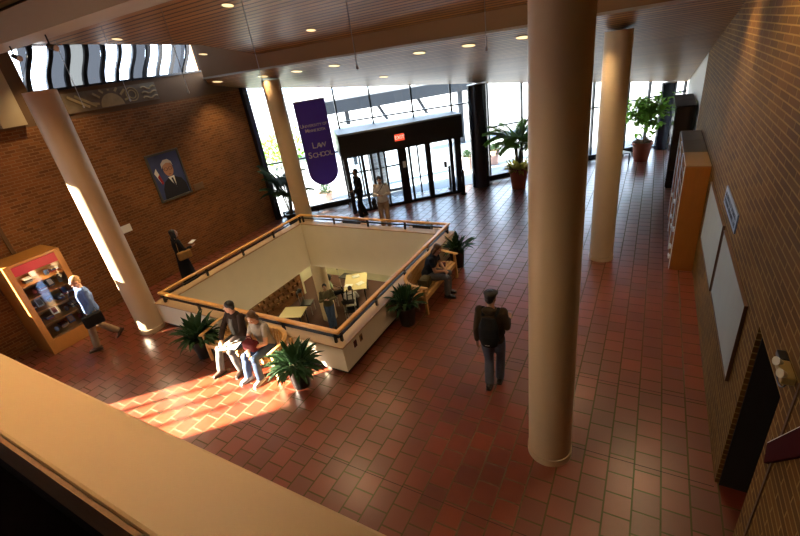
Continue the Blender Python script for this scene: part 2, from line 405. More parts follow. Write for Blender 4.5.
for u in (8.95, 9.45, 9.95): diag(wf, u, u+0.12, 0.55, 4.45, 0.1)
struct(wf.build('window_6', M['black']))  # unseen bars, spaced to streak the sun patch
bk = MB(); bk.box(-8.5, 1.5, -4.0, -3.8, 0, 7.6)
struct(bk.build('wall_back', M['white_wall']))
bk2 = MB(); bk2.box(-13.6,-13.4,1.8,2.3,0,7.6); struct(bk2.build('wall_left_return', M['brick_yz']))
rf = MB(); rf.box(-13.8, 1.5, -4.2, 9.1, 7.6, 7.8); struct(rf.build('ceiling_roof_deck', M['panel']))

# upper slatted ceiling, sloping down towards the glass
def sloped(bm, poly, zf, t=0.12):
    n = len(bm.v); k = len(poly)
    bm.v += [(p[0],p[1],zf(p[1])) for p in poly] + [(p[0],p[1],zf(p[1])+t) for p in poly]
    bm.f.append(tuple(n+i for i in reversed(range(k)))); bm.f.append(tuple(n+k+i for i in range(k)))
    for i in range(k): j=(i+1)%k; bm.f.append((n+i,n+j,n+k+j,n+k+i))
ch = MB()
sloped(ch, [(-12.1,4.95),(-12.1,-1.2),(1.1,-1.2),(1.1,8.974),(-8.9,8.974),(-9.1,7.5)], C_HI, 0.06)
struct(ch.build('ceiling', M['ceil_hi']))
cl = MB()
sloped(cl, [(-12.1,9.85),(-11.17,9.0),(1.1,9.0),(1.1,21.9),(-0.3,20.65),(-5.8,15.75),(-9.9,13.15),(-12.1,11.15)], C_LO, 0.25)
struct(cl.build('ceiling_lower', M['ceil_lo']))
fa = MB(); fa.box(-11.17, 1.1, 8.975, 8.999, C_LO(9)+0.03, 7.6)
struct(fa.build('trim_1', M['fascia']))
fe = MB(); fe.box(-11.17, 1.1, 8.95, 8.998, C_LO(9)-0.015, C_LO(9)+0.03); struct(fe.build('trim_2', M['edge']))
# tan cross beam on the column line
be = MB(); be.box(-12.1, 1.1, 3.95, 4.5, 6.03, 6.42)
struct(be.build('trim_3', M['beam']))
pl = MB(); pl.quadbox([(-12.1,4.25,4.72),(-11.97,4.25,4.72),(-11.97,4.72,4.72),(-12.1,4.72,4.72),(-12.1,4.25,6.4),(-11.97,4.25,6.4),(-11.97,4.72,6.4),(-12.1,4.72,6.4)])
struct(pl.build('trim_4', M['beam']))
# mezzanine: slab and parapet under the camera
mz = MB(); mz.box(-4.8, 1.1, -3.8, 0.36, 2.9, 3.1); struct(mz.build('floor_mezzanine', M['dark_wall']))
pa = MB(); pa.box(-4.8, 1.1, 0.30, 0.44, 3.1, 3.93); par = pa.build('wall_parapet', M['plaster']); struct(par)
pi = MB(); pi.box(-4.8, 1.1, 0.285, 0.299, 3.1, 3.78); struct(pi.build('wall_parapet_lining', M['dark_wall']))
pc = MB(); pc.box(-4.8, 1.1, 0.215, 0.466, 3.93, 4.0); o = pc.build('trim_5', M['cap'], bevel=0.012); struct(o)
pt = MB(); pt.box(-4.8, 1.1, 0.20, 0.214, 3.78, 3.985); pt.box(-4.8,1.1,0.214,0.284,3.78,3.929); struct(pt.build('trim_6', M['trim_brown']))

# ---- glass front (three runs) : mullions, transoms, panes
A=(-12.1,11.15); B=(-9.9,13.15); Cc=(-5.8,15.75); D=(-0.3,20.65); E_=(1.13,21.9)
def lerp2(a, b, t): return (a[0]+(b[0]-a[0])*t, a[1]+(b[1]-a[1])*t)
def facade(name, a, b, ts, transoms, thick=()):
    d = Vector((b[0]-a[0], b[1]-a[1], 0)).normalized(); n = Vector((-d.y, d.x, 0))
    e = thing(name, '', '', (0,0,0)); del e['label']; del e['category']; e['kind'] = 'structure'
    gl = MB(); p0 = Vector((*a,0))+n*0.04; p1 = Vector((*b,0))+n*0.04
    t = n*0.012
    gl.quadbox([p0, p1, p1+t, p0+t, p0+Vector((0,0,C_LO(a[1]))), p1+Vector((0,0,C_LO(b[1]))), p1+t+Vector((0,0,C_LO(b[1]))), p0+t+Vector((0,0,C_LO(a[1])))])
    gl.build('glass', M['glass'], e)
    for tt in ts:
        q = lerp2(a, b, tt); mb = MB(); w_ = 0.06
        mb.bar((q[0]+n.x*0.03, q[1]+n.y*0.03, 0), (q[0]+n.x*0.03, q[1]+n.y*0.03, C_LO(q[1])+0.01), w_, 0.11, up=tuple(n))
        mb.build('mullion', M['black'], e)
    for z in transoms:
        mb = MB(); mb.bar((a[0]+n.x*.03,a[1]+n.y*.03,z), (b[0]+n.x*.03,b[1]+n.y*.03,z), 0.08, 0.05); mb.build('transom', M['black'], e)
    return e
w1 = facade('window_1', A, B, (0.02, 0.40, 0.985), (2.05, 0.03))
w2 = facade('window_2', B, Cc, (0.25, 0.555, 0.846), (3.05,))
w3 = facade('window_3', Cc, D, (0.085, 0.27, 0.48, 0.682, 0.89), (2.05, 0.03))
w4 = facade('window_4', D, E_, (0.08, 0.95), (2.05,0.03))
po = MB(); po.box(-12.14,-11.96,10.95,11.16,0,4.7); struct(po.build('trim_7', M['black']))
# low black finned heater bars standing along the glass
def heater(a, b, label):
    a = Vector((*a,0)); b = Vector((*b,0)); d = (b-a).normalized(); n = Vector((d.y,-d.x,0))
    e = thing('baseboard_heater', label, 'heater', tuple(a), math.atan2(d.y, d.x), 'heaters along the glass')
    Ln = (b-a).length; mb = MB(); mb.box(0, Ln, -0.16, -0.04, 0.09, 0.25); mb.build('casing', M['black'], e, bevel=0.01)
    k = max(2, int(Ln/1.2)+1)
    for i in range(k):
        x = 0.12+(Ln-0.24)*i/(k-1); l_ = MB(); l_.box(x-.02, x+.02, -0.14, -0.06, 0.0, 0.09); l_.build('leg', M['black'], e)
heater(lerp2(A,B,.06), lerp2(A,B,.95), 'long black heater bar along the glass below the purple banner')
heater(lerp2(Cc,D,.015), lerp2(Cc,D,.30), 'black heater bar along the glass behind the dark blue column near the doors')
heater(lerp2(Cc,D,.33), lerp2(Cc,D,.96), 'black heater bar along the glass behind the tan columns')

# ---- clerestory window with rippled dividers, standing in for a window reflected in the ceiling
ce_ = thing('window_5', '', '', (0,0,0)); del ce_['label']; del ce_['category']; ce_['kind'] = 'structure'
tops = [5.48,5.90,6.27,6.69,7.11,7.55,7.95,8.36,8.73,9.17,9.63]
bots = [5.10,5.52,5.93,6.33,6.76,7.12,7.50,7.90,8.29,8.70,9.15,9.61]
bots = bots[:11]
for i, (t_, b_) in enumerate(zip(tops, bots)):
    mb = MB(); k = 7
    for j in range(k):
        s0, s1 = j/k, (j+1)/k
        f0 = b_+(t_-b_)*s0+0.03*math.sin(s0*PI*2+2.6+0.2*i); f1 = b_+(t_-b_)*s1+0.03*math.sin(s1*PI*2+2.6+0.2*i)
        z0 = 5.36+(6.25-5.36)*s0; z1 = 5.36+(6.25-5.36)*s1; hw = 0.05
        mb.quadbox([(-12.16,f0-hw,z0),(-12.08,f0-hw,z0),(-12.08,f0+hw,z0),(-12.16,f0+hw,z0),(-12.16,f1-hw,z1),(-12.08,f1-hw,z1),(-12.08,f1+hw,z1),(-12.16,f1+hw,z1)])
    mb.build('mullion', M['black'], ce_)
mb = MB(); mb.box(-12.2,-12.06,5.04,9.74,5.31,5.36); mb.box(-12.2,-12.06,5.04,9.74,6.25,6.3); mb.build('window_frame', M['black'], ce_)
gtint = {0: glass_mat('grey_pane', (0.20,0.20,0.205)), 1: glass_mat('clear_pane', (0.95,0.97,1.0)), 2: glass_mat('pale_pane', (0.30,0.29,0.27))}
bb = [4.9]+bots+[9.72]; tt_ = [5.3]+tops+[9.9]
for i, kd in enumerate((0,1,0,2,0,1,1,0,1,1,0,1)):
    mb = MB(); y0a, y1a = max(5.05,bb[i]), min(9.72,bb[i+1]); y0b, y1b = max(5.05,tt_[i]), min(9.72,tt_[i+1])
    mb.quadbox([(-12.22,y0a,5.34),(-12.21,y0a,5.34),(-12.21,y1a,5.34),(-12.22,y1a,5.34),(-12.22,y0b,6.26),(-12.21,y0b,6.26),(-12.21,y1b,6.26),(-12.22,y1b,6.26)]); mb.build('pane', gtint[kd], ce_)
# stone mural under it
mu = thing('mural_panel', 'long carved stone mural with sunburst shapes under the clerestory window', 'mural', (-12.1, 5.6, 4.78))
mb = MB(); mb.box(0.002,0.03,0,2.45,0,0.44); mb.build('backing', mat('mural_stone', (0.16,0.115,0.07),0.7,noise=0.3,nscale=6), mu)
ms_ = mat('mural_gold', (0.36,0.27,0.12), 0.6, noise=0.3, nscale=8); md_ = mat('mural_dark', (0.05,0.035,0.02),0.7)
def strip(pts, wd, z=0.0): 
    b_ = MB()
    for p, q in zip(pts, pts[1:]): b_.bar((0.034+z,p[0],p[1]),(0.034+z,q[0],q[1]), wd, 0.012, up=(1,0,0))
    return b_
sb = MB()
arc = [(1.15+0.30*math.cos(a), 0.02+0.30*math.sin(a)) for a in [PI*i/14 for i in range(15)]]
n0 = len(sb.v)
sb.v += [(0.036,1.15,0.02)]+[(0.036,p[0],p[1]) for p in arc]
for i in range(14): sb.f.append((n0, n0+1+i, n0+2+i))
sb.build('sun_relief', ms_, mu)
for i in range(7):
    a = PI*(i+0.5)/7; rb = MB(); rb.bar((0.04,1.15+0.34*math.cos(a),0.04+0.34*math.sin(a)),(0.04,1.15+0.52*math.cos(a),min(0.42,0.04+0.52*math.sin(a))),0.05,0.012,up=(1,0,0)); rb.build('ray_relief', ms_, mu)
for k_, y_ in enumerate((0.15,0.32)): rb = MB(); rb.bar((0.04,y_,0.36),(0.04,y_+0.42,0.08),0.06,0.012,up=(1,0,0)); rb.build('stroke_relief', ms_, mu)
for r0 in (0.10,0.16):
    rb = MB(); rb.tube([(0.04,1.72+r0*math.cos(a),0.22+r0*math.sin(a)) for a in [2*PI*i/20 for i in range(21)]], 0.014, seg=6); rb.build('ring_relief', ms_, mu)
for i in range(3):
    rb = MB(); rb.tube([(0.04,2.0+0.06*j,0.09+0.12*i+0.03*math.sin(j*1.3)) for j in range(8)], 0.02, seg=6); rb.build('wave_relief', ms_, mu)

# ---- lower level seen through the opening
lf = MB(); lf.box(-14,-2,2.5,16,-3.5,-3.4); struct(lf.build('floor_lower_level', mat('lower_carpet',(0.075,0.03,0.018),0.9,noise=0.2,nscale=20)))
lc = MB()
for r in ([(-14,2.5),(-2,2.5),(-2,OY0),(-14,OY0)],[(-14,OY1),(-2,OY1),(-2,16),(-14,16)],[(-14,OY0),(OX0,OY0),(OX0,OY1),(-14,OY1)],[(OX1,OY0),(-2,OY0),(-2,OY1),(OX1,OY1)]):
    lc.prism(r, -0.87, -0.61)
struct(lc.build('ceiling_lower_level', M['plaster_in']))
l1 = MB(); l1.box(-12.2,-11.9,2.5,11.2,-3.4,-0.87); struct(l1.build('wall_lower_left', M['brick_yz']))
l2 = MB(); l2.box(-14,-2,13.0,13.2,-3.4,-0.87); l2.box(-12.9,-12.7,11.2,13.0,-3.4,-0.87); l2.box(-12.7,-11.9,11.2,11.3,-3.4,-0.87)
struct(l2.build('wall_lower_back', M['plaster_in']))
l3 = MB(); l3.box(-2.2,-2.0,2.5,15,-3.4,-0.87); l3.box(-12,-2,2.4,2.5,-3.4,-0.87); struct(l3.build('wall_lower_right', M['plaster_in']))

# ---- balustrade round the opening
TW = 0.20
BX0,BX1,BY0,BY1 = -9.65,-4.25,4.5,9.7
def ring(bm, x0,x1,y0,y1, t, z0, z1):
    bm.box(x0,x1,y0,y0+t,z0,z1); bm.box(x0,x1,y1-t,y1,z0,z1); bm.box(x0,x0+t,y0+t,y1-t,z0,z1); bm.box(x1-t,x1,y0+t,y1-t,z0,z1)
def ringm(x0,x1,y0,y1,t,z0,z1):
    """one closed ring mesh"""
    b_ = MB(); P=[(x0,y0),(x1,y0),(x1,y1),(x0,y1)]; Q=[(x0+t,y0+t),(x1-t,y0+t),(x1-t,y1-t),(x0+t,y1-t)]
    b_.v=[(p[0],p[1],z0) for p in P]+[(p[0],p[1],z0) for p in Q]+[(p[0],p[1],z1) for p in P]+[(p[0],p[1],z1) for p in Q]
    for i in range(4):
        j=(i+1)%4
        b_.f+= [(i,j,8+j,8+i),(4+j,4+i,12+i,12+j),(8+i,8+j,12+j,12+i),(j,i,4+i,4+j)]
    return b_
ba = ringm(BX0,BX1,BY0,BY1,TW,0.09,0.60).build('wall_balustrade', M['plaster']); struct(ba)
bi = ringm(BX0+TW-0.002,BX1-TW+0.002,BY0+TW-0.002,BY1-TW+0.002,0.05,-0.87,0.60).build('wall_opening', M['plaster']); struct(bi)
bc = ringm(BX0-0.015,BX1+0.015,BY0-0.015,BY1+0.015,TW+0.07,0.60,0.625).build('trim_8', mat('balustrade_cap',(0.50,0.33,0.17),0.5)); struct(bc)
bp_ = ringm(BX0+0.05,BX1-0.05,BY0+0.05,BY1-0.05,TW-0.04,0.0,0.09).build('baseboard_balustrade', mat('plinth_dark',(0.03,0.015,0.01),0.7)); struct(bp_)
hr = thing('handrail', 'honey oak handrail on black brackets around the square floor opening', 'railing', (0,0,0))
RX0,RX1,RY0,RY1 = -9.46,-4.37,4.60,9.60
ringm(RX0-0.045,RX1+0.045,RY0-0.045,RY1+0.045,0.09,0.83,0.885).build('top_rail', M['wood'], hr, bevel=0.018)
ringm(RX0-0.02,RX1+0.02,RY0-0.02,RY1+0.02,0.04,0.745,0.775).build('lower_rail', M['black'], hr)
for k in range(5):
    t_ = (k+0.06)/4.12
    x_ = RX0+(RX1-RX0)*t_; y_ = RY0+(RY1-RY0)*t_
    for (px_,py_) in ((x_,RY0),(x_,RY1),(RX0,y_),(RX1,y_)):
        b_=MB(); b_.box(px_-.022,px_+.022,py_-.022,py_+.022,0.625,0.83); b_.build('post', M['black'], hr)
# outlet plates on the right face
for y_,m_,lb in ((4.85,'brown','dark red wall socket plate low on the cream balustrade, nearer the corner'),(5.04,'tan','tan switch plate low on the cream balustrade beside the dark red one')):
    b_=MB(); b_.box(-4.248,-4.235,y_-.04,y_+.04,0.40,0.53); q=b_.build('socket_plate', mat('plate_'+m_, (0.10,0.012,0.008) if m_=='brown' else (0.25,0.13,0.05),0.5)); tag(q, lb, 'socket', 'socket plates on the balustrade')
    c_=MB(); c_.box(-4.2345,-4.230,y_-.015,y_+.015,0.43,0.50); c_.build('socket', M['black'], q)

# ---- columns
def column(name, x, y, z0, z1, r, m, label, base=True, base_z=0.0, g=None):
    e = thing(name, label, 'column', (x,y,base_z), 0, g)
    b_=MB(); b_.lathe([(r,z0-base_z),(r,z1-base_z)], seg=48); b_.build('shaft', m, e, smooth=True)
    if base:
        b_=MB(); b_.lathe([(r+0.012,0.0),(r+0.012,0.10),(r+0.004,0.104)], seg=48); b_.build('base_ring', m, e, smooth=True)
    return e
column('column', -0.735,4.20,0,6.04,0.265,M['column'],'tall tan column nearest the camera, standing alone on the tiles right of centre', g='tan round columns')
column('column', -0.72,10.15,0,C_LO(10.4)-0.0,0.255,M['column'],'tan column further back, between the nearest column and the wooden shelving', g='tan round columns')
column('column', -9.85,4.30,0,5.28,0.27,M['column'],'tan column beside the walking man in blue, sunlit down its left edge', g='tan round columns')
column('column', -9.80,10.12,0,C_LO(10.4),0.265,M['column'],'tan column rising behind the far left corner of the balustrade beside the banner', g='tan round columns')
column('column', -9.70,10.05,-3.4,-0.87,0.26,M['column'],'tan column on the lower level that the standing person leans on', base=False, base_z=-3.4, g='tan round columns')
column('dark_column', -5.52,15.55,0,C_LO(15.9),0.33,M['navy'],'dark blue glossy column right of the entrance doors', base=False, g='dark columns')
column('dark_column', 0.45,20.85,0,C_LO(21.2),0.27,M['navy'],'dark blue glossy column in the far corner behind the leafy potted plant', base=False, g='dark columns')

# ---- downlights
def downlight(x, y, zf, label, watts, r=0.16, spot=True, col=(1.0,0.72,0.38), on=True, ang=100):
    z = zf(y); tilt = math.atan(0.21)
    e = thing('downlight', label, 'ceiling light', (x,y,z), 0, 'downlights in the slatted ceiling'); e.rotation_euler = (-tilt,0,0)
    b_=MB(); b_.lathe([(r*0.86,-0.006),(r,-0.012),(r,0.0),(r*0.86,0.002)], seg=28, cap=False); b_.build('trim_ring', M['metal'], e, smooth=True)
    b_=MB(); b_.lathe([(r*0.86,-0.008),(r*0.86,-0.004)], seg=28); b_.build('lens', M['lampglow'] if on else M['metal'], e)
    if watts:
        l=bpy.data.lights.new('downlight_lamp','SPOT'); l.energy=watts; l.color=col; l.spot_size=math.radians(ang); l.spot_blend=0.8; l.shadow_soft_size=0.08
        lo=bpy.data.objects.new('lamp',l); COL.objects.link(lo); lo.parent=e; lo.location=(0,0,-0.03); lo.rotation_euler=(tilt,0,0)
xs = [-9.73,-8.47,-7.21,-6.0,-4.78,-3.6,-2.44]
nm = ['first','second','third','fourth','fifth','sixth','seventh']
for i,x_ in enumerate(xs):
    if i==3: continue
    downlight(x_, 9.8, C_LO, f'round warm downlight in the lower ceiling row, {nm[i] if i<3 else nm[i-1]} from the left', DOWNLIGHT_W)
downlight(-7.25, 12.25, C_LO, 'round warm downlight in the lower ceiling above the entrance doors', DOWNLIGHT_W)
downlight(-1.22, 9.62, C_LO, 'round warm downlight in the lower ceiling row, hidden right of the nearest column', 160)
downlight(-11.4, 9.6, C_LO, 'round warm downlight at the left end above the brick wall', 120, ang=110)
ul = [(-9.9,6.14,'small spotlight in the upper ceiling, nearest the clerestory window'),(-6.33,6.0,'small spotlight in the upper ceiling, nearest the top edge of the picture'),(-6.31,8.02,'small spotlight in the upper ceiling close to the lower ceiling edge, right of the others'),(-9.88,8.14,'small spotlight in the upper ceiling beside the clerestory end')]
for x_,y_,lb in ul: downlight(x_,y_,C_HI,lb,SPOT_W,r=0.11)
# unseen: fill downlights added for hall and mezzanine, besides the wall washers
for x_,y_,wt,lb in ((-3.0,0.9,300,'added fill light over the mezzanine parapet'),(0.55,8.4,WASH_W,'wall washing downlight close to the right brick wall'),(0.55,6.0,WASH_W,'wall washing downlight above the pin boards'),(-6.2,2.2,320,'added fill light above the bench area'),(-2.4,2.2,260,'added fill light over the nearest column'),(-11.3,5.2,200,'wall washing downlight above the display case'),(-8.3,2.7,260,'added fill light above the walking man')):
    downlight(x_,y_,C_HI,lb,wt,r=0.13)

# suspended thin cables with little hooks
for i,x_ in enumerate((-11.0,-9.2,-7.35,-5.5,-3.66,-1.8)):
    e = thing('hanging_cable', ['thin hanging cable in front of the clerestory window, leftmost','thin hanging cable crossing the mural panel','thin hanging cable right of the clerestory window','faint thin hanging cable left of the upper spotlights','thin hanging cable over the purple banner side of the entrance','thin hanging cable just left of the nearest tan column'][i], 'cable', (x_,5.5,4.88), 0, 'cables hanging from the upper ceiling')
    b_=MB(); b_.tube([(0,0,0.02),(0,0,C_HI(5.5)-4.88)], 0.006, seg=6); b_.build('wire', M['metal'], e)
    b_=MB(); b_.lathe([(0.004,0.05),(0.016,0.03),(0.016,0.0),(0.004,-0.01)], seg=10); b_.build('hook', M['metal'], e, smooth=True)
# track lights hanging from the beam
for x_,lb in ((-8.6,'small track spotlight clamped under the tan beam, right one'),(-9.9,'small track spotlight clamped under the tan beam, left one')):
    e = thing('track_spotlight', lb, 'spotlight', (x_,4.2,6.03), 0, 'track spotlights under the beam')
    b_=MB(); b_.tube([(0,0,0),(0,0,-0.16)],0.012); b_.build('stem', M['black'], e)
    b_=MB(); b_.tube([(-0.05,0,-0.15),(0.10,0.02,-0.21)],[0.035,0.05],seg=14); b_.build('lamp_head', M['black'], e, smooth=True)
    b_=MB(); b_.tube([(0.10,0.02,-0.21),(0.115,0.022,-0.216)],[0.045,0.045],seg=14); b_.build('lens', M['white'], e)

# ================================================================== ENTRANCE VESTIBULE
G=Vector((-9.15,11.95,0)); K=Vector((-5.9,14.8,0)); gd=(K-G).normalized(); gn=Vector((-gd.y,gd.x,0)); GL=(K-G).length; ga=math.atan2(gd.y,gd.x)
ve = thing('entrance_vestibule', 'black framed glass entrance vestibule with a thick black header', 'entrance', tuple(G), ga)
DEP = 1.95
b_=MB(); b_.box(-0.05,GL+0.05,-0.06,0.14,2.02,2.78); b_.build('header', M['black'], ve, bevel=0.01)
b_=MB(); b_.box(-0.05,0.07,0.14,DEP,2.02,2.78); b_.box(GL-0.07,GL+0.05,0.14,1.35,2.02,2.78); b_.build('side_header', M['black'], ve)
b_=MB(); b_.prism([(-0.05,-0.06),(GL+0.05,-0.06),(GL+0.05,1.3),(-0.05,2.2)],2.78,2.84); b_.build('roof', M['grey_roof'], ve)
posts=[(0.0,0.30),(0.66,0.10),(0.98,0.09),(1.24,0.09),(1.44,0.06),(1.98,0.09),(2.12,0.24),(2.36,0.07),(3.04,0.19),(3.90,0.13),(4.16,0.24)]
for x_,w_ in posts:
    b_=MB(); b_.box(x_-w_/2 if x_>0 else 0, x_+w_/2 if x_<4.2 else x_+0.08, 0.0, 0.10, 0.0, 2.02); b_.build('post', M['black'], ve)
b_=MB(); b_.box(0.16,GL-0.1,0.02,0.08,0.0,0.10); b_.build('sill', M['black'], ve)
b_=MB(); b_.box(0.1,GL-0.1,0.045,0.055,0.1,2.02); b_.build('glass', M['glass'], ve)
# outer row
OD=1.9
for x_,w_ in ((0.1,0.12),(0.75,0.07),(1.5,0.07),(1.75,0.10),(2.5,0.07)):
    b_=MB(); b_.box(x_-w_/2,x_+w_/2,OD,OD+0.08,0,2.05); b_.build('outer_post', M['black'], ve)
b_=MB(); b_.box(0.04,2.6,OD,OD+0.06,1.0,1.06); b_.box(0.04,2.6,OD,OD+0.06,0,0.1); b_.build('push_rail', M['black'], ve)
b_=MB(); b_.box(0.04,2.6,OD+0.02,OD+0.03,0.1,2.02); b_.build('outer_glass', M['glass'], ve)
for x_ in (0.0,GL-0.02):
    b_=MB(); b_.box(x_-0.01,x_+0.05,0.1,OD if x_==0 else 1.3,0.0,0.1); b_.build('side_sill', M['black'], ve)
# exit sign on the header
ex = thing('exit_sign', 'small glowing red exit sign on the black header', 'sign', tuple(G+gd*2.05-gn*0.065+Vector((0,0,2.42))), ga)
b_=MB(); b_.box(-0.17,0.17,-0.05,0.004,-0.11,0.11); b_.build('case', M['exit_red'], ex, bevel=0.008)
text_mesh('lettering','EXIT',0.17,M['exit_letter'],ex,(0,-0.053,0),(PI/2,0,0),0.002)
# small notices on doors
for t_,z_,lb in ((2.12,1.45,'small cream notice on the centre door post'),(3.65,1.15,'small dark notice on the right glass door')):
    b_=MB(); b_.box(-0.06,0.06,-0.008,0.0,-0.11,0.11); q=b_.build('door_notice', M['paper'] if t_<3 else M['plaque_txt']); q.location=tuple(G+gd*t_+Vector((0,0,z_))-gn*(0.004 if t_<3 else -0.04)); q.rotation_euler=(0,0,ga); tag(q,lb,'notice')
# short black stanchion posts right of the doors
for x_,y_,lb in ((-5.83,14.50,'short black post standing at the right end of the entrance'),(-6.6,15.1,'short black post standing inside the vestibule glass')):
    e=thing('stanchion',lb,'post',(x_,y_,0),ga,'short posts by the doors')
    b_=MB(); b_.lathe([(0.11,0),(0.11,0.05),(0.07,0.06)],seg=20); b_.build('base', M['black'], e, smooth=True)
    b_=MB(); b_.lathe([(0.055,0.06),(0.055,0.88),(0.03,0.92)],seg=20); b_.build('shaft', M['blackgloss'], e, smooth=True)

# ---- purple banner hanging before the glass
bd=Vector((B[0]-A[0],B[1]-A[1],0)).normalized(); ban=math.atan2(bd.y,bd.x)
bpos=Vector((-10.70,11.82,0))
bn=thing('hanging_banner','long purple banner with a rounded foot and pale lettering, hung before the glass','banner',(bpos.x,bpos.y,0),math.atan2(0.76,0.76))
pts=[(0,3.98),(0,1.55)]+[(0.54-0.54*math.cos(a),1.55-0.52*math.sin(a)) for a in [PI*i/16 for i in range(1,16)]]+[(1.08,1.55),(1.08,3.98)]
b_=MB(); n=len(pts); b_.v=[(p[0],0,p[1]) for p in pts]+[(p[0],0.012,p[1]) for p in pts]; b_.f=[tuple(range(n)),tuple(n+i for i in reversed(range(n)))]+[(i,n+i,n+(i+1)%n,(i+1)%n) for i in range(n)]
b_.build('cloth', M['purple'], bn)
b_=MB(); b_.tube([(-0.06,0.006,3.99),(1.14,0.006,3.99)],0.018); b_.build('rod', M['edge'], bn)
for x_ in (0.1,0.98):
    b_=MB(); b_.tube([(x_,0.006,3.99),(x_,0.006,4.46)],0.006,seg=6); b_.build('cord', M['metal'], bn)
def smallcaps(words, size, cx, z, sm):
    # first letter of each word larger
    seq=[]
    for wi,wd in enumerate(words):
        for i,chh in enumerate(wd): seq.append((chh, size if (i==0 and wd!='OF') else size*sm))
        if wi<len(words)-1: seq.append((' ', size*sm))
    wds=[s_*0.62 if c_ not in 'IJ ' else s_*0.36 for c_,s_ in seq]; tot=sum(wds); x=cx-tot/2
    mb=MB(); polys=[]
    for (c_,s_),w_ in zip(seq,wds):
        if c_!=' ': polys.append((c_,s_,x+w_/2,z-(size-s_)*0.35))
        x+=w_
    return polys
def letter_row(name, words, size, cx, z, sm=0.74):
    objs=[]
    vv=[];ff=[]
    for c_,s_,x_,z_ in smallcaps(words,size,cx,z,sm):
        cu=bpy.data.curves.new('t','FONT'); cu.body=c_; cu.size=s_; cu.align_x='CENTER'; cu.align_y='CENTER'; cu.extrude=0.002; cu.offset=0.002
        t=bpy.data.objects.new('t',cu); COL.objects.link(t); bpy.context.view_layer.update()
        me=bpy.data.meshes.new_from_object(t.evaluated_get(bpy.context.evaluated_depsgraph_get())); bpy.data.objects.remove(t)
        n=len(vv); vv+=[(x_+v.co.x,-0.003-v.co.z,z_+v.co.y) for v in me.vertices]; ff+=[tuple(n+i for i in p.vertices) for p in me.polygons]
        # serifs: short bars at foot and head
    me=bpy.data.meshes.new(name); me.from_pydata(vv,[],ff); me.materials.append(M['gold']); o=bpy.data.objects.new(name,me); COL.objects.link(o); o.parent=bn
    return o
letter_row('lettering',['UNIVERSITY','OF'],0.172,0.54,3.18)
letter_row('lettering',['MINNESOTA'],0.172,0.56,3.01)
letter_row('lettering',['LAW'],0.30,0.54,2.48,0.8)
letter_row('lettering',['SCHOOL'],0.30,0.56,2.16,0.8)

# ================================================================== LEFT WALL ITEMS
# portrait
pr = thing('framed_portrait','grey framed portrait painting of a white-haired man in a dark suit','painting',(-12.1,7.50,2.76))
PW,PH=1.04,1.34
def P2(poly,x,m,name,par):
    b_=MB(); n=len(poly); b_.v=[(x,p[0],p[1]) for p in poly]+[(x+0.003,p[0],p[1]) for p in poly]
    b_.f=[tuple(range(n)),tuple(n+i for i in reversed(range(n)))]+[(i,(i+1)%n,n+(i+1)%n,n+i) for i in range(n)]; return b_.build(name,m,par)
ell=lambda cx,cy,rx,ry,k=20:[(cx+rx*math.cos(2*PI*i/k),cy+ry*math.sin(2*PI*i/k)) for i in range(k)]
fm=mat('portrait_frame_grey',(0.10,0.09,0.075),0.4,metal=0.3)
fr_=MB()
for y0,y1,z0,z1 in ((-PW/2,PW/2,-PH/2,-PH/2+.05),(-PW/2,PW/2,PH/2-.05,PH/2),(-PW/2,-PW/2+.05,-PH/2+.05,PH/2-.05),(PW/2-.05,PW/2,-PH/2+.05,PH/2-.05)): fr_.box(0.002,0.05,y0,y1,z0,z1)
fr_.build('frame',fm,pr)
P2([(-.47,-.62),(.47,-.62),(.47,.62),(-.47,.62)],0.012,mat('portrait_blue',(0.05,0.07,0.19),0.6,noise=0.4,nscale=2),'canvas',pr)
P2([(-.36,-.62),(.44,-.62),(.43,-.34),(.34,-.16),(.14,-.06),(-.02,-.05),(-.2,-.14),(-.31,-.32)],0.016,mat('portrait_suit',(0.010,0.011,0.02),0.7),'painted_suit',pr)
P2([(-.06,-.04),(.14,-.03),(.10,-.38)],0.020,M['paper'],'painted_shirt',pr)
P2([(.02,-.08),(.08,-.08),(.11,-.38),(.06,-.36)],0.024,mat('portrait_tie',(0.01,0.01,0.03),0.6),'painted_tie',pr)
P2(ell(.03,.18,.155,.21),0.020,mat('portrait_skin',(0.50,0.25,0.15),0.6,noise=0.15,nscale=10),'painted_face',pr)
P2([(-.16,.22),(-.15,.36),(-.04,.45),(.10,.45),(.19,.36),(.20,.24),(.15,.33),(.02,.36),(-.10,.31)],0.024,mat('portrait_hair',(0.55,0.52,0.46),0.7),'painted_hair',pr)
gl_=MB()
for cy in (-.045,.10):
    e_=ell(cy,.19,.055,.042,14)
    for p,q in zip(e_,e_[1:]+e_[:1]): gl_.bar((0.028,p[0],p[1]),(0.028,q[0],q[1]),0.010,0.004,up=(1,0,0))
gl_.bar((0.028,-.10,.20),(0.028,-.16,.21),.008,.004,up=(1,0,0)); gl_.build('painted_glasses',M['plaque_txt'],pr)
P2([(-.01,.03),(.07,.03),(.06,.05),(0,.05)],0.0245,mat('portrait_lip',(0.28,0.07,0.05),0.6),'painted_mouth',pr)
P2([(-.42,.16),(-.33,.28),(-.25,-.10),(-.31,-.16)],0.0165,M['paper'],'painted_flag',pr)
P2([(-.36,.04),(-.29,.10),(-.24,-.16),(-.30,-.20)],0.0200,mat('portrait_red',(0.35,0.02,0.03),0.6),'painted_flag_stripe',pr)
b_=MB(); b_.box(-12.098,-12.08,8.12,8.47,2.08,2.27); tag(b_.build('wall_plaque',mat('plaque_bronze',(0.16,0.09,0.045),0.4)),'small bronze plaque on the brick wall right of the portrait','plaque')
b_=MB(); b_.box(-12.098,-12.08,5.58,5.90,1.70,1.90); tag(b_.build('wall_notice',M['paper']),'small cream notice on the brick wall below left of the portrait','notice')
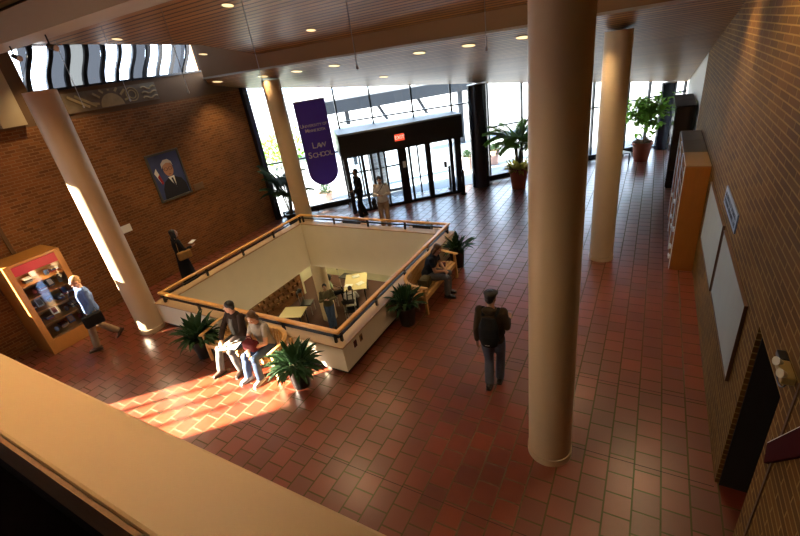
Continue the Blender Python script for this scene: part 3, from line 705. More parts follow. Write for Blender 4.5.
for i,(y_,z_) in enumerate(((2.60,1.62),(2.86,1.60))):
    e=thing('picture_frame',['small dark framed picture at the left edge of the brick wall','small dark framed picture just left of the display case'][i],'picture',(-12.1,y_,z_),0,'small framed pictures left of the display case')
    b_=MB(); b_.box(0.002,0.03,-.11,.11,-.16,.16); b_.build('frame',M['board_frame'],e)
    b_=MB(); b_.box(0.031,0.034,-.085,.085,-.13,.13); b_.build('picture',mat('picture_brown',(0.22,0.12,0.06),0.6,noise=0.6,nscale=20),e)
b_=MB(); b_.box(-12.098,-12.06,3.28,3.35,2.1,4.6); tag(b_.build('wall_conduit',M['panel']),'thin dark vertical strip on the brick wall above the display case','conduit')

# display case
dc = thing('display_case','honey wood display case with red header and glass front against the left brick wall','cabinet',(-12.08,2.78,0))
W_,H_,DD=1.07,2.2,0.83
c=M['casewood']
for nm_,bx in (('side_panel',(0,DD,0,0.05,0,H_)),('side_panel',(0,DD,W_-.05,W_,0,H_)),('back_panel',(0,0.02,0.05,W_-.05,0,H_)),('top_panel',(0,DD,0.05,W_-.05,H_-.05,H_)),('base_panel',(0,DD,0.05,W_-.05,0,0.34))):
    b_=MB(); b_.box(*bx); b_.build(nm_,c,dc,bevel=0.004)
b_=MB(); b_.box(DD-.03,DD+.005,.05,.12,.34,H_-.05); b_.box(DD-.03,DD+.005,W_-.12,W_-.05,.34,H_-.05); b_.build('door_frame',c,dc)
b_=MB(); b_.box(DD-.04,DD+.004,0.12,W_-.12,H_-.26,H_-.06); b_.build('header_sign',mat('case_header_red',(0.42,0.010,0.030),0.45),dc)
b_=MB(); b_.box(DD-.02,DD-.015,.12,W_-.12,.34,H_-.27); b_.build('glass',M['glass'],dc)
shz=[0.36,0.70,1.03,1.36,1.66]
for z_ in shz:
    b_=MB(); b_.box(.02,DD-.05,.05,W_-.05,z_-.02,z_); b_.build('shelf',c,dc)
b_=MB(); b_.box(.022,.03,.06,W_-.06,.36,H_-.06); b_.build('back_lining',mat('case_lining',(0.36,0.20,0.07),0.7),dc)
l=bpy.data.lights.new('case_light','POINT'); l.energy=7; l.color=(1,.8,.5); l.shadow_soft_size=.05; lo=bpy.data.objects.new('lamp',l); COL.objects.link(lo); lo.parent=dc; lo.location=(DD-.15,W_/2,H_-.30)
cols=[((.05,.05,.06),'black'),((.65,.62,.55),'cream'),((.30,.05,.05),'dark red'),((.06,.10,.20),'dark blue'),((.32,.22,.12),'brown'),((.25,.27,.28),'grey')]
cm=[mat('case_item_'+n_.replace(' ','_'),c_,0.6) for c_,n_ in cols]
rr=random.Random(3)
pos_word=['far left','left of centre','centre','right of centre','far right']
lev=['bottom','second','third','fourth','top']
for si,z_ in enumerate(shz):
    for k in range(5):
        y_=2.78+0.17+0.185*k; ci=(si*2+k*5+si)%6
        kind=(si+k)%3; x_=-12.08+0.38+0.06*(k%2)
        lb_c=cols[ci][1]
        if kind==0:
            e=thing('book',f'{lb_c} book leaning up, {pos_word[k]} on the {lev[si]} shelf of the display case','book',(x_,y_,z_),0,'exhibits in the display case')
            b_=MB(); b_.quadbox([(0,-.065,0),(.05,-.065,0),(.05,.065,0),(0,.065,0),(-.06,-.065,.20),(-.02,-.065,.20),(-.02,.065,.20),(-.06,.065,.20)]); b_.build('cover',cm[ci],e)
            b_=MB(); b_.quadbox([(.051,-.045,.04),(.053,-.045,.04),(.053,.045,.04),(.051,.045,.04),(.0,-.045,.16),(.002,-.045,.16),(.002,.045,.16),(0,.045,.16)]); b_.build('cover_panel',cm[(ci+1)%6],e)
        elif kind==1:
            e=thing('mug',f'{lb_c} mug, {pos_word[k]} on the {lev[si]} shelf of the display case','mug',(x_+.1,y_,z_),rr.random()*3,'exhibits in the display case')
            b_=MB(); b_.lathe([(.035,0),(.04,.01),(.042,.10),(.036,.10),(.034,.015)],seg=18); b_.build('cup',cm[ci],e,smooth=True)
            b_=MB(); b_.tube([(.04,0,.085),(.065,0,.075),(.07,0,.05),(.06,0,.03),(.04,0,.025)],.006,seg=6); b_.build('handle',cm[ci],e,smooth=True)
        else:
            e=thing('folded_shirt',f'{lb_c} folded cloth stack, {pos_word[k]} on the {lev[si]} shelf of the display case','clothing',(x_+.05,y_,z_),0,'exhibits in the display case')
            for q in range(3):
                b_=MB(); b_.box(-.09,.11,-.075,.075,q*.032,q*.032+.028); b_.build('fold',cm[(ci+q)%6],e,bevel=.01)

# ================================================================== RIGHT WALL ITEMS
# shelving units
for i in range(3):
    y0=9.85+1.09*i
    e=thing('wooden_shelving',['tall oak mail shelving unit, nearest one, with plain orange side','middle one of three tall oak mail shelving units by the right wall','farthest of three tall oak mail shelving units, beside the black cabinets'][i],'shelving',(0.67,y0,0),0,'mail shelving units along the right wall')
    for yy in (0,1.045):
        b_=MB(); b_.box(0,0.42,yy,yy+.035,0,2.26); b_.build('side_panel',M['shelfwood'],e)
        b_=MB(); b_.box(-0.012,0,yy,yy+.035,0,2.26); b_.build('edge_strip',M['paper'],e)  # pale strip paints the lit front edge of the side panel
    b_=MB(); b_.box(0,0.42,-0.0,1.08,2.26,2.285); b_.build('top_panel',M['shelftop'] if i==0 else M['shelfgrey'],e)
    b_=MB(); b_.box(0.40,0.42,.035,1.045,0,2.26); b_.build('back_panel',M['shelfwood'],e)
    for z_ in [0.05+0.245*k for k in range(9)]:
        b_=MB(); b_.box(0.01,0.40,.035,1.045,z_,z_+.02); b_.build('shelf',M['board_frame'],e)
        b_=MB(); b_.box(-0.004,0.01,.035,1.045,z_-.006,z_+.026); b_.build('shelf_lip',M['shelfwood'],e)
    for k in range(3):
        b_=MB(); b_.box(-0.002,0.39,.27+.26*k,.285+.26*k,.07,2.24); b_.build('divider',M['shelfwood'],e)
for k,(y_,z_) in enumerate(((10.3,.07),(10.3,.315),(10.9,.56),(11.5,.56),(12.4,.80),(10.1,.80),(11.2,1.05))):
    b_=MB(); 
    for q in range(4): b_.box(-.10,.22,-.10+.004*q,.11-.003*q,.012*q,.012*q+.010)
    q=b_.build('paper_stack',M['paper'],loc=(0.74,y_+.05,z_)); tag(q,['white paper stack lowest in the nearest shelving unit','white paper stack one shelf above the lowest, nearest unit','white paper stack on third shelf near the back of the nearest unit','white paper stack on third shelf of the middle unit','white paper stack on fourth shelf of the farthest unit','white paper stack on fourth shelf at the front of the nearest unit','white paper stack on fifth shelf of the middle unit'][k],'paper','paper stacks in the mail shelving')
# black cabinets further on
for i,(y0,L_) in enumerate(((15.35,1.1),(16.5,1.1))):
    e=thing('black_cabinet',['tall black double cabinet beyond the oak shelving, nearer one','tall black double cabinet beyond the oak shelving, farther one near the leafy plant'][i],'cabinet',(0.57,y0,0),0,'black cabinets by the far right wall')
    b_=MB(); b_.box(0.02,.52,0,L_,0.06,2.5); b_.build('body',M['blackgloss'],e,bevel=.01)
    b_=MB(); b_.box(-.01,.52,-.005,L_+.005,2.50,2.53); b_.build('top',M['dark_wall'],e)
    b_=MB(); b_.box(0.03,.52,.02,L_-.02,0,.06); b_.build('plinth',M['shelfgrey'],e)
    for k in range(2):
        d_=MB(); d_.box(0,.02,.02+k*(L_/2),L_/2-.01+k*(L_/2),.1,2.46); dd=d_.build('door',M['blackgloss'],e)
        h_=MB(); h_.box(-.03,0,L_/2-.06+k*.08,L_/2-.04+k*.08,1.1,1.3); h_.build('handle',M['metal'],dd)
# bulletin boards
for i,(y0,y1,z0,z1,lb) in enumerate(((7.20,9.35,1.03,2.13,'farther grey pin board on the right brick wall beside the shelving'),(4.96,7.05,1.10,2.13,'nearer grey pin board on the right brick wall beside the dark doorway'))):
    e=thing('pin_board',lb,'board',(1.1,y0,z0),0,'pin boards on the right wall'); w_=y1-y0; h_=z1-z0
    b_=MB(); b_.box(-.030,-.002,.02,w_-.02,.02,h_-.02); b_.build('panel',M['board'],e)
    b_=MB()
    for q in ((0,w_,0,.012),(0,w_,h_-.012,h_),(0,.012,.012,h_-.012),(w_-.012,w_,.012,h_-.012)): b_.box(-.036,-.002,*q)
    b_.build('frame',M['board_frame'],e)
pq=thing('number_plaque','blue grey plaque with rows of dark lettering on the right brick wall','sign',(1.1,7.05,2.46))
b_=MB(); b_.box(-.02,-.002,-.62,.62,-.13,.13); b_.build('plate',M['plaque'],pq,bevel=.004)
b_=MB(); rr=random.Random(5)
for row in range(2):
    x=-.55
    while x<.55:
        wv=.03+.02*rr.random(); z_=.045-.09*row
        b_.box(-.023,-.0205,x,x+.010,z_-.032,z_+.032)
        if rr.random()<.7: b_.box(-.023,-.0205,x,x+wv,z_+.022,z_+.032)
        if rr.random()<.7: b_.box(-.023,-.0205,x,x+wv,z_-.032,z_-.022)
        if rr.random()<.6: b_.box(-.023,-.0205,x+wv-.01,x+wv,z_-.032,z_+.032)
        x+=wv+.022
b_.build('lettering',M['plaque_txt'],pq)
# emergency light
em=thing('emergency_light','small brass coloured emergency lamp with a dangling black cable above the doorway','lamp',(1.1,3.44,2.52)); em.scale=(.6,.85,.6)
b_=MB(); b_.box(-.14,-.002,-.20,.06,-.05,.06); b_.build('housing',mat('brass_box',(0.42,0.30,0.11),.35,metal=.4),em,bevel=.015)
for k,y_ in enumerate((-.15,.02)):
    b_=MB(); b_.tube([(-.10,y_,.05),(-.16,y_-.02,.085)],[.035,.05],seg=14); b_.build('lamp_head',mat('lamp_head_cream',(0.6,0.5,0.28),.3),em,smooth=True)
b_=MB(); b_.box(-.10,-.002,.07,.22,-.03,.05); b_.build('bracket',M['black'],em,bevel=.01)
b_=MB(); b_.tube([(-.05,.12,-.03)]+[(-.05-.02*math.sin(a),.02+.13*math.cos(a),-.14-.12*math.sin(a)) for a in [PI*i/10 for i in range(11)]]+[(-.05,-.14,-.05)],.008,seg=6); b_.build('cable',M['black'],em,smooth=True)
# dark red sloped panel on the near brickwork
rs=thing('red_panel','dark red sloping panel with a pale top edge on the near brickwork','panel',(1.1,0,0))
q=[(3.31,1.86),(3.25,1.70),(2.55,2.62),(2.60,2.90)]
b_=MB(); b_.v=[(-.03,y,z) for y,z in q]+[(-.002,y,z) for y,z in q]; b_.f=[(0,1,2,3),(7,6,5,4)]+[(i,4+i,4+(i+1)%4,(i+1)%4) for i in range(4)]; b_.build('plate',M['redsign'],rs)
b_=MB(); b_.bar((-.018,3.31,1.865),(-.018,2.60,2.905),.02,.008,up=(0,1,1)); b_.build('edge_strip',M['white'],rs)
b_=MB(); b_.box(1.088,1.098,3.17,3.20,0,3.4); tag(b_.build('wall_conduit',M['panel']),'thin black vertical strip down the near brickwork by the doorway','conduit')

# ================================================================== PLANTS
def leaf(mb, base, d, up, L_, W2, bend, seg=4, fold=0.15):
    """one blade: arched strip tapering at both ends, folded along the midrib"""
    d=Vector(d).normalized(); up=Vector(up); side=d.cross(up)
    if side.length<1e-4: side=Vector((1,0,0))
    side.normalize(); p=Vector(base); n0=len(mb.v); st=L_/seg
    prof=[0.22,0.85,1.0,0.7,0.04] if seg==4 else [0.3,1.0,0.75,0.04]
    for j in range(seg+1):
        w_=W2*prof[j]; upn=side.cross(d).normalized()
        mb.v+= [tuple(p-side*w_+upn*w_*fold*2),tuple(p),tuple(p+side*w_+upn*w_*fold*2)]
        d=(d+Vector((0,0,-bend))).normalized(); p=p+d*st
    for j in range(seg):
        a=n0+3*j; mb.f+=[(a,a+1,a+4,a+3),(a+1,a+2,a+5,a+4)]
def pot(e,r,h,m,rim=True,soil=True):
    b_=MB(); pr_=[(r*.72,0),(r*.98,h*.86),(r*1.06,h*.86),(r*1.06,h),(r*.94,h),(r*.92,h*.9)] if rim else [(r*.75,0),(r,h),(r*.93,h),(r*.9,h*.9)]
    b_.lathe(pr_,seg=28); b_.build('pot',m,e,smooth=True)
    b_=MB(); b_.lathe([(r*.90,h*.88),(r*.90,h*.905)],seg=24); b_.build('soil',M['soil'],e)
def broad_plant(x,y,label,scale=1.0,n=46,seed=1,group='broadleaf plants in black pots around the benches',m='leaf',ph=0.42,pr=0.20,upb=0.0,Lr=(.26,.44)):
    rr=random.Random(seed); e=thing('potted_plant',label,'plant',(x,y,0),0,group); pot(e,pr,ph,M['blackpot'],rim=False)
    b_=MB(); s_=MB()
    for i in range(n):
        a=2*PI*rr.random(); el=upb+0.35+1.1*rr.random(); r0=.10*rr.random()
        d=Vector((math.cos(a)*math.cos(el),math.sin(a)*math.cos(el),math.sin(el)))
        base=Vector((r0*math.cos(a),r0*math.sin(a),ph*.9)); sl=(.06+.16*rr.random())*scale; tip=base+d*sl
        s_.tube([base,tip],.006,seg=5); leaf(b_,tip,d,(0,0,1),(Lr[0]+(Lr[1]-Lr[0])*rr.random())*scale,(.034+.018*rr.random())*scale,.14+.24*rr.random())
    s_.build('stem',M['stem'],e); b_.build('foliage',M[m],e)
    return e
broad_plant(-7.55,4.02,'bushy green plant in a black pot left of the occupied couple bench',1.0,130,1)
broad_plant(-4.95,4.02,'bushy green plant in a black pot right of the couple bench, in the sunlight',0.92,150,2)
broad_plant(-3.98,6.30,'green plant in a black pot at the near end of the bench with one person',0.95,95,3,upb=.25)
broad_plant(-3.92,8.98,'green plant in a black pot at the far end of the bench with one person',0.95,80,4,upb=.25)
def small_plant(x,y,z,label,seed):
    e=thing('window_box_plant',label,'plant',(x,y,z),0,'small plants on the far side of the balustrade'); rr=random.Random(seed)
    b_=MB(); b_.box(-.28,.28,-.10,.10,0,.16); b_.build('planter',M['blackpot'],e,bevel=.01)
    b_=MB()
    for i in range(50):
        a=2*PI*rr.random(); el=.2+rr.random(); leaf(b_,(-.24+.48*rr.random(),0,.15),(math.cos(a)*math.cos(el),math.sin(a)*math.cos(el),math.sin(el)),(0,0,1),.14+.14*rr.random(),.014,.3)
    b_.build('foliage',M['leaf'],e)
# bench-like stand with small plants behind the far rail
for i,(x_,lb) in enumerate(((-7.9,'low plant box behind the far handrail, left one'),(-5.4,'low plant box behind the far handrail, right one'))):
    e=thing('slatted_stool',['low slatted wooden stand behind the far handrail, left one','low slatted wooden stand behind the far handrail, right one'][i],'stand',(x_,10.12,0),0,'slatted stands behind the far handrail')
    for k in range(5):
        b_=MB(); b_.box(-.5,.5,-.22+.095*k,-.22+.095*k+.07,.40,.43); b_.build('slat',M['benchwood'],e)
    for sx in (-.45,.45):
        for sy in (-.2,.2): b_=MB(); b_.box(sx-.025,sx+.025,sy-.025,sy+.025,0,.40); b_.build('leg',M['benchwood'],e)
    small_plant(x_,10.12,.43,lb,20+i)
def palm(x,y,label,h,nf,fl,seed,potm,pr,ph,under=None,m='leaf2',z=0.0,lean=0.9):
    rr=random.Random(seed); e=thing('potted_palm',label,'plant',(x,y,z)); pot(e,pr,ph,potm)
    st=MB(); b_=MB()
    for i in range(nf):
        a=2*PI*i/nf+rr.random()*.6; el=.55+.85*rr.random(); ln=fl*(.75+.5*rr.random())
        base=Vector((.05*math.cos(a),.05*math.sin(a),ph*.9)); top=base+Vector((.10*math.cos(a),.10*math.sin(a),h*(.5+.5*rr.random())))
        d=Vector((math.cos(a)*math.cos(el),math.sin(a)*math.cos(el),math.sin(el))); pts=[base,top]; p=top.copy(); k=15
        for j in range(k):
            p=p+d*ln/k; d=(d+Vector((0,0,-.10*lean))).normalized(); pts.append(p.copy())
        st.tube(pts,[.012]*2+[.008]*(len(pts)-2),seg=5)
        for j in range(2,len(pts)):
            q=pts[j]; dd=(pts[j]-pts[j-1]).normalized(); sd_=dd.cross(Vector((0,0,1))).normalized(); w_=ln*.36*(1-.55*(j-2)/k)
            for sg,qq in ((-1,q),(1,q),(-1,q.lerp(pts[j-1],.5)),(1,q.lerp(pts[j-1],.5))):
                leaf(b_,qq,(dd*.5+sd_*sg+Vector((0,0,.1))),(0,0,1),w_,.030+.010*rr.random(),.22,seg=3)
    st.build('stem',M['stem'],e); b_.build('foliage',M[m],e)
    if under:
        u_=MB()
        for i in range(190):
            a=2*PI*rr.random(); el=.2+1.1*rr.random(); r0=pr*.9*rr.random(); leaf(u_,(r0*math.cos(a),r0*math.sin(a),ph*.9),(math.cos(a)*math.cos(el),math.sin(a)*math.cos(el),math.sin(el)),(0,0,1),.24+.24*rr.random(),.045,.2)
        u_.build('under_planting',M[under],e)
    return e
palm(-4.02,15.35,'feathery palm over yellow leaves in a terracotta pot near the dark column',1.15,24,.95,5,M['terracotta'],.33,.78,under='croton')
palm(-10.95,10.70,'dark drooping palm behind the far left tan column',1.2,22,.90,6,M['blackpot'],.22,.45,m='leaf')
# fig tree in terracotta, far right
e=thing('potted_fig_tree','bright leafy tree over dark leaves in a terracotta pot before the far window','plant',(-.22,18.98,0)); pot(e,.34,.72,M['terracotta'])
rr=random.Random(9); st=MB(); b_=MB()
for i in range(5):
    a=2*PI*i/5; p0=Vector((.06*math.cos(a),.06*math.sin(a),.6)); p1=p0+Vector((.05*math.cos(a),.05*math.sin(a),.9)); p2=p1+Vector((.38*math.cos(a),.38*math.sin(a),.6)); st.tube([p0,p1,p2],[.012,.010,.005],seg=6)
    for k in range(120):
        t_=rr.random(); q=p1.lerp(p2,t_)+Vector((rr.gauss(0,.24),rr.gauss(0,.24),rr.gauss(0,.20))); a2=2*PI*rr.random(); leaf(b_,q,(math.cos(a2),math.sin(a2),.3*rr.gauss(0,1)),(0,0,1),.18+.12*rr.random(),.075,.25,seg=3)
st.build('trunk',M['stem'],e); b_.build('foliage',M['leaf3'],e); u_=MB()
for i in range(90):
    a=2*PI*rr.random(); el=.2+1.0*rr.random(); r0=.22*rr.random(); leaf(u_,(r0*math.cos(a),r0*math.sin(a),.64),(math.cos(a)*math.cos(el),math.sin(a)*math.cos(el),math.sin(el)),(0,0,1),.2+.16*rr.random(),.04,.2)
u_.build('under_planting',M['croton_red'],e)
# small side table behind the second column
e=thing('side_table','small pale side table partly behind the farther tan column, by the leafy pot','table',(-1.05,18.3,0),.75)
b_=MB(); b_.box(-.45,.45,-.25,.25,.44,.47); b_.build('tabletop',M['white_wall'],e)
for sx in (-.41,.41):
    for sy in (-.21,.21): b_=MB(); b_.box(sx-.015,sx+.015,sy-.015,sy+.015,0,.44); b_.build('leg',M['black'],e)

# ================================================================== BENCHES
def make_bench(label, loc, rotz, W_=2.05):
    """seat faces local -Y, back at +Y; origin on the floor under the middle"""
    e=thing('garden_bench',label,'bench',loc,rotz,'slatted wooden benches against the balustrade'); m=M['benchwood']; hw=W_/2
    for sx in (-1,1):
        x=sx*(hw-.04)
        b_=MB(); b_.bar((x,-.26,0),(x,-.24,.62),.055,.055,up=(0,1,0)); b_.build('leg',m,e,bevel=.006)
        b_=MB(); b_.bar((x,.22,0),(x,.25,.60),.055,.055,up=(0,1,0)); b_.build('leg',m,e,bevel=.006)
        b_=MB(); b_.bar((x,-.25,.36),(x,.23,.34),.03,.07); b_.build('side_rail',m,e)
    b_=MB(); b_.bar((-hw+.05,-.25,.36),(hw-.05,-.25,.36),.03,.07); b_.build('front_rail',m,e)
    for k in range(6):
        y=-.27+.092*k; z=.415-.006*k
        b_=MB(); b_.box(-hw+.01,hw-.01,y,y+.07,z-.012,z+.012); b_.build('seat_slat',m,e,bevel=.004)
    # horseshoe top rail: arms curve into the back
    pts=[]; R_=.20
    pts.append((-hw+.04,-.32,.64)); pts.append((-hw+.02,-.05,.66))
    for i in range(6):
        a=PI+(-PI/2)*i/5; pts.append((-hw+.02+R_+R_*math.cos(a),.05+R_*math.sin(a)*1.0,.68+.02*i))
    right=[(-p[0],p[1],p[2]) for p in reversed(pts)]
    mid=[(0,.26,.80)]
    b_=MB(); al=pts+mid+right; b_.tube(al,.042,seg=8,ry=.020,up=(0,0,1)); b_.build('top_rail',m,e,smooth=True)
    nsl=26
    for k in range(nsl):
        t_=(k+.5)/nsl; x=-hw+.13+(W_-.26)*t_; zt=.76+.04*math.sin(PI*t_)
        b_=MB(); b_.bar((x,.21,.42),(x,.25,zt),.035,.014,up=(0,1,0)); b_.build('back_slat',m,e)
    return e
make_bench('slatted wooden bench holding a seated couple before the front balustrade',(-6.33,4.20,0),0,1.92)
make_bench('slatted wooden bench with one seated person against the right balustrade',(-3.97,7.55,0),PI/2,1.75)

# ================================================================== PEOPLE
dep = None
def remesh(mb, name, m, parent, vox, smooth_it=3, tex=0.0):
    me = mb.mesh(name); o = bpy.data.objects.new(name, me); COL.objects.link(o)
    r = o.modifiers.new('r', 'REMESH'); r.mode = 'VOXEL'; r.voxel_size = vox; r.use_smooth_shade = True
    if smooth_it:
        s_ = o.modifiers.new('s', 'SMOOTH'); s_.iterations = smooth_it; s_.factor = 0.5
    bpy.context.view_layer.update(); dg = bpy.context.evaluated_depsgraph_get()
    nm_ = bpy.data.meshes.new_from_object(o.evaluated_get(dg)); bpy.data.objects.remove(o)
    nm_.name = name; nm_.materials.clear(); nm_.materials.append(m)
    for p in nm_.polygons: p.use_smooth = True
    o = bpy.data.objects.new(name, nm_); COL.objects.link(o); o.parent = parent
    return o
V = Vector
def limb(mb, a, ra, b, rb, seg=12):
    a = V(a); b = V(b); mb.ball(a, ra, seg, 8); mb.ball(b, rb, seg, 8); m_ = a.lerp(b, .35)
    mb.tube([a, m_, b], [ra, ra*.35+max(ra, rb)*.65*1.02, rb], seg=seg)
def hand(mb, wr, el, curl=0.5, palm=(0,0,-1), s=1.0, side=1):
    """palm and five unequal bent fingers continuing the forearm"""
    wr = V(wr); d = (wr-V(el)).normalized(); pn = V(palm); pn = (pn-d*pn.dot(d)).normalized(); sd_ = d.cross(pn).normalized()*side
    pc_ = wr+d*.045*s
    mb.tube([wr, wr+d*.03*s, wr+d*.085*s], [.026*s, .038*s, .040*s], seg=10, ry=[.020*s, .017*s, .014*s], up=tuple(pn))
    for i, (o_, L_) in enumerate(((-.030,.068),(-.010,.078),(.010,.073),(.030,.058))):
        p = wr+d*.082*s+sd_*o_*s; dd = d.copy(); pts = [p-d*.02*s, p]
        for j in range(3):
            dd = (dd+pn*curl*(.5+.3*j)).normalized(); p = p+dd*L_*s/2.6; pts.append(p.copy())
        mb.tube(pts, [.0095*s,.0095*s,.009*s,.008*s,.0065*s], seg=8)
    p = wr+d*.022*s-sd_*.028*s; t1 = p+(d*.6-sd_*.8+pn*.3).normalized()*.035*s; t2 = t1+(d*.9-sd_*.2+pn*.6).normalized()*.03*s
    mb.tube([wr+d*.015*s, p, t1, t2], [.014*s,.013*s,.011*s,.009*s], seg=8)
SKIN = {'light': mat('skin_light',(0.50,0.27,0.18),0.55), 'tan': mat('skin_tan',(0.36,0.19,0.12),0.55), 'dark': mat('skin_dark',(0.12,0.06,0.035),0.55)}
def stand():
    return dict(pel=V((0,0,.94)), wa=V((0,0,1.08)), ch=V((0,.01,1.28)), sh=V((0,0,1.42)), nk=V((0,-.01,1.47)), hd=V((0,.03,1.63)), face=V((0,1,0)),
      sL=V((-.170,0,1.42)), sR=V((.170,0,1.42)), eL=V((-.215,-.02,1.14)), eR=V((.215,-.02,1.14)), wL=V((-.23,.06,.90)), wR=V((.23,.06,.90)),
      hL=V((-.09,0,.92)), hR=V((.09,0,.92)), kL=V((-.10,.02,.50)), kR=V((.10,.02,.50)), aL=V((-.10,-.02,.09)), aR=V((.10,-.02,.09)), tL=V((0,1,0)), tR=V((0,1,0)), pL=V((1,0,0)), pR=V((-1,0,0)), curl=.35, cL=None, cR=None, s=V((1,0,0)))
def sit(seat=.43):
    J = stand(); dz = seat+.10-.94
    for k in ('pel','wa','ch','sh','nk','hd','sL','sR','eL','eR','wL','wR','hL','hR'): J[k] = J[k]+V((0,0,dz))
    J['kL'] = V((-.13,.46,seat+.10)); J['kR'] = V((.13,.46,seat+.10)); J['aL'] = V((-.13,.50,.09)); J['aR'] = V((.13,.50,.09))
    J['eL'] = V((-.25,.10,seat+.34)); J['eR'] = V((.25,.10,seat+.34)); J['wL'] = V((-.14,.32,seat+.24)); J['wR'] = V((.14,.32,seat+.24)); J['pL'] = V((0,0,-1)); J['pR'] = V((0,0,-1))
    return J
def face_frame(J):
    F = J['face'].normalized(); X_ = F.cross(V((0,0,1))).normalized(); U = X_.cross(F).normalized()
    return F, X_, U
def human(label, loc, rotz, J, skin='light', top=None, top_sleeve='long', legs=None, shoes=None, hair=None, hair_style='short', vox=0.011, scale=1.0, fem=False, skirt=False, cap=None, glasses=False, hood=False):
    e = thing('person', label, 'person', loc, rotz); e.scale = (scale,)*3
    F, X_, U = face_frame(J); hd = J['hd']; S = J['s'].normalized()
    Mx = Matrix((X_, F, U)).transposed()
    sk = SKIN[skin]; tw = .92 if fem else 1.0
    fwd = V((0,0,1)).cross(S)
    # --- body
    b = MB()
    def torso(b, g):
        pts = [J['pel']-(J['wa']-J['pel']).normalized()*.07, J['pel'], J['wa'], J['ch'], J['sh']-V((0,0,.02)), J['sh']+V((0,0,.045))]
        up_ = S.cross((J['sh']-J['pel'])).normalized()
        b.tube(pts, [.12+g, (.165 if not fem else .17)+g, (.14*tw)+g, (.172*tw)+g, (.165*tw)+g, .07+g], seg=20, ry=[.09+g, .118+g, .098+g, .118+g, .085+g, .05+g], up=tuple(up_))
    torso(b, 0)
    b.tube([J['sh']-V((0,0,.03)), J['nk'], hd-F*.015-U*.05], [.07,.055,.054], seg=14)
    for s_ in 'LR':
        b.ball(J['s'+s_], .060*tw); limb(b, J['s'+s_], .056*tw, J['e'+s_], .042*tw); limb(b, J['e'+s_], .042*tw, J['w'+s_], .027)
        hand(b, J['w'+s_], J['e'+s_], J['curl'], J['p'+s_], 1.0, 1 if s_ == 'L' else -1)
        limb(b, J['h'+s_], .088, J['k'+s_], .058); limb(b, J['k'+s_], .058, J['a'+s_], .040)
        a = J['a'+s_]; t_ = J['t'+s_].normalized(); b.tube([a-t_*.05-V((0,0,.045)), a-V((0,0,.035)), a+t_*.09-V((0,0,.055)), a+t_*.15-V((0,0,.065))], [.034,.040,.042,.030], seg=10, ry=[.036,.05,.030,.020], up=(0,0,1))
    # head: skull, jaw, nose, brow, ears, lips
    b.ball(hd+U*.02-F*.01, (.074,.094,.098), 20, 14, Mx); b.ball(hd-U*.055+F*.022, (.056,.066,.058), 16, 10, Mx); b.ball(hd-U*.095+F*.055, (.026,.024,.02), 10, 8, Mx)
    b.tube([hd+F*.080+U*.022, hd+F*.100-U*.012, hd+F*.088-U*.026], [.008,.013,.012], seg=8)
    b.ball(hd+F*.074+U*.036, (.048,.016,.010), 12, 8, Mx); b.ball(hd+F*.078-U*.055, (.024,.012,.010), 10, 6, Mx)
    for sg in (-1, 1): b.ball(hd+X_*.075*sg-F*.005-U*.005, (.011,.020,.030), 10, 8, Mx)
    body = remesh(b, 'body', sk, e, vox, 2)
    for sg in (-1, 1):
        q = MB(); q.ball(hd+F*.078+X_*.030*sg+U*.018, .0125, 10, 8); eo = q.build('eye', M['paper'], e, smooth=True)
        q = MB(); q.ball(hd+F*.0885+X_*.030*sg+U*.018, .0052, 8, 6); q.build('pupil', M['black'], eo, smooth=True)
    q = MB(); q.tube([hd+F*.089-U*.055-X_*.02, hd+F*.094-U*.055, hd+F*.089-U*.055+X_*.02], [.003,.005,.003], seg=6); q.build('mouth', mat('lips',(0.22,0.07,0.06),.5), e, smooth=True)
    # --- trousers / skirt
    if legs is not None:
        q = MB(); q.tube([J['pel']-(J['wa']-J['pel']).normalized()*.09, J['pel'], J['pel'].lerp(J['wa'], .75)], [.15,.183,.160], seg=20, ry=[.12,.134,.118], up=tuple(S.cross(J['sh']-J['pel']).normalized()))
        if skirt:
            q.tube([J['pel'], J['pel']-V((0,0,.35)), J['pel']-V((0,0,.78))], [.18,.22,.26], seg=20, ry=[.14,.18,.21])
        for s_ in 'LR':
            h_, k_, a_ = J['h'+s_], J['k'+s_], J['a'+s_]
            q.ball(h_, .104); q.ball(k_, .073); q.tube([h_, h_.lerp(k_,.4), k_, k_.lerp(a_,.5), a_+(k_-a_).normalized()*.0], [.104,.096,.073,.074,.068], seg=14)
        remesh(q, 'skirt' if skirt else 'trousers', legs, e, .013, 2)
    # --- top
    if top is not None:
        q = MB(); torso(q, .022); q.tube([J['sh'], J['nk']+V((0,0,.005))], [.10,.064], seg=14)
        q.tube([J['pel']-(J['wa']-J['pel']).normalized()*.02, J['wa']], [.192 if not fem else .185,.165], seg=20, ry=[.145,.125], up=tuple(S.cross(J['sh']-J['pel']).normalized()))
        for s_ in 'LR':
            q.ball(J['s'+s_], .072*tw); limb(q, J['s'+s_], .064*tw, J['e'+s_] if top_sleeve == 'long' else J['s'+s_].lerp(J['e'+s_], .6), .054*tw)
            if top_sleeve == 'long': limb(q, J['e'+s_], .054*tw, J['e'+s_].lerp(J['w'+s_], .95), .040)
        if hood: q.ball(J['nk']-F*.07-V((0,0,.01)), (.10,.06,.06))
        remesh(q, 'top', top, e, .013, 2)
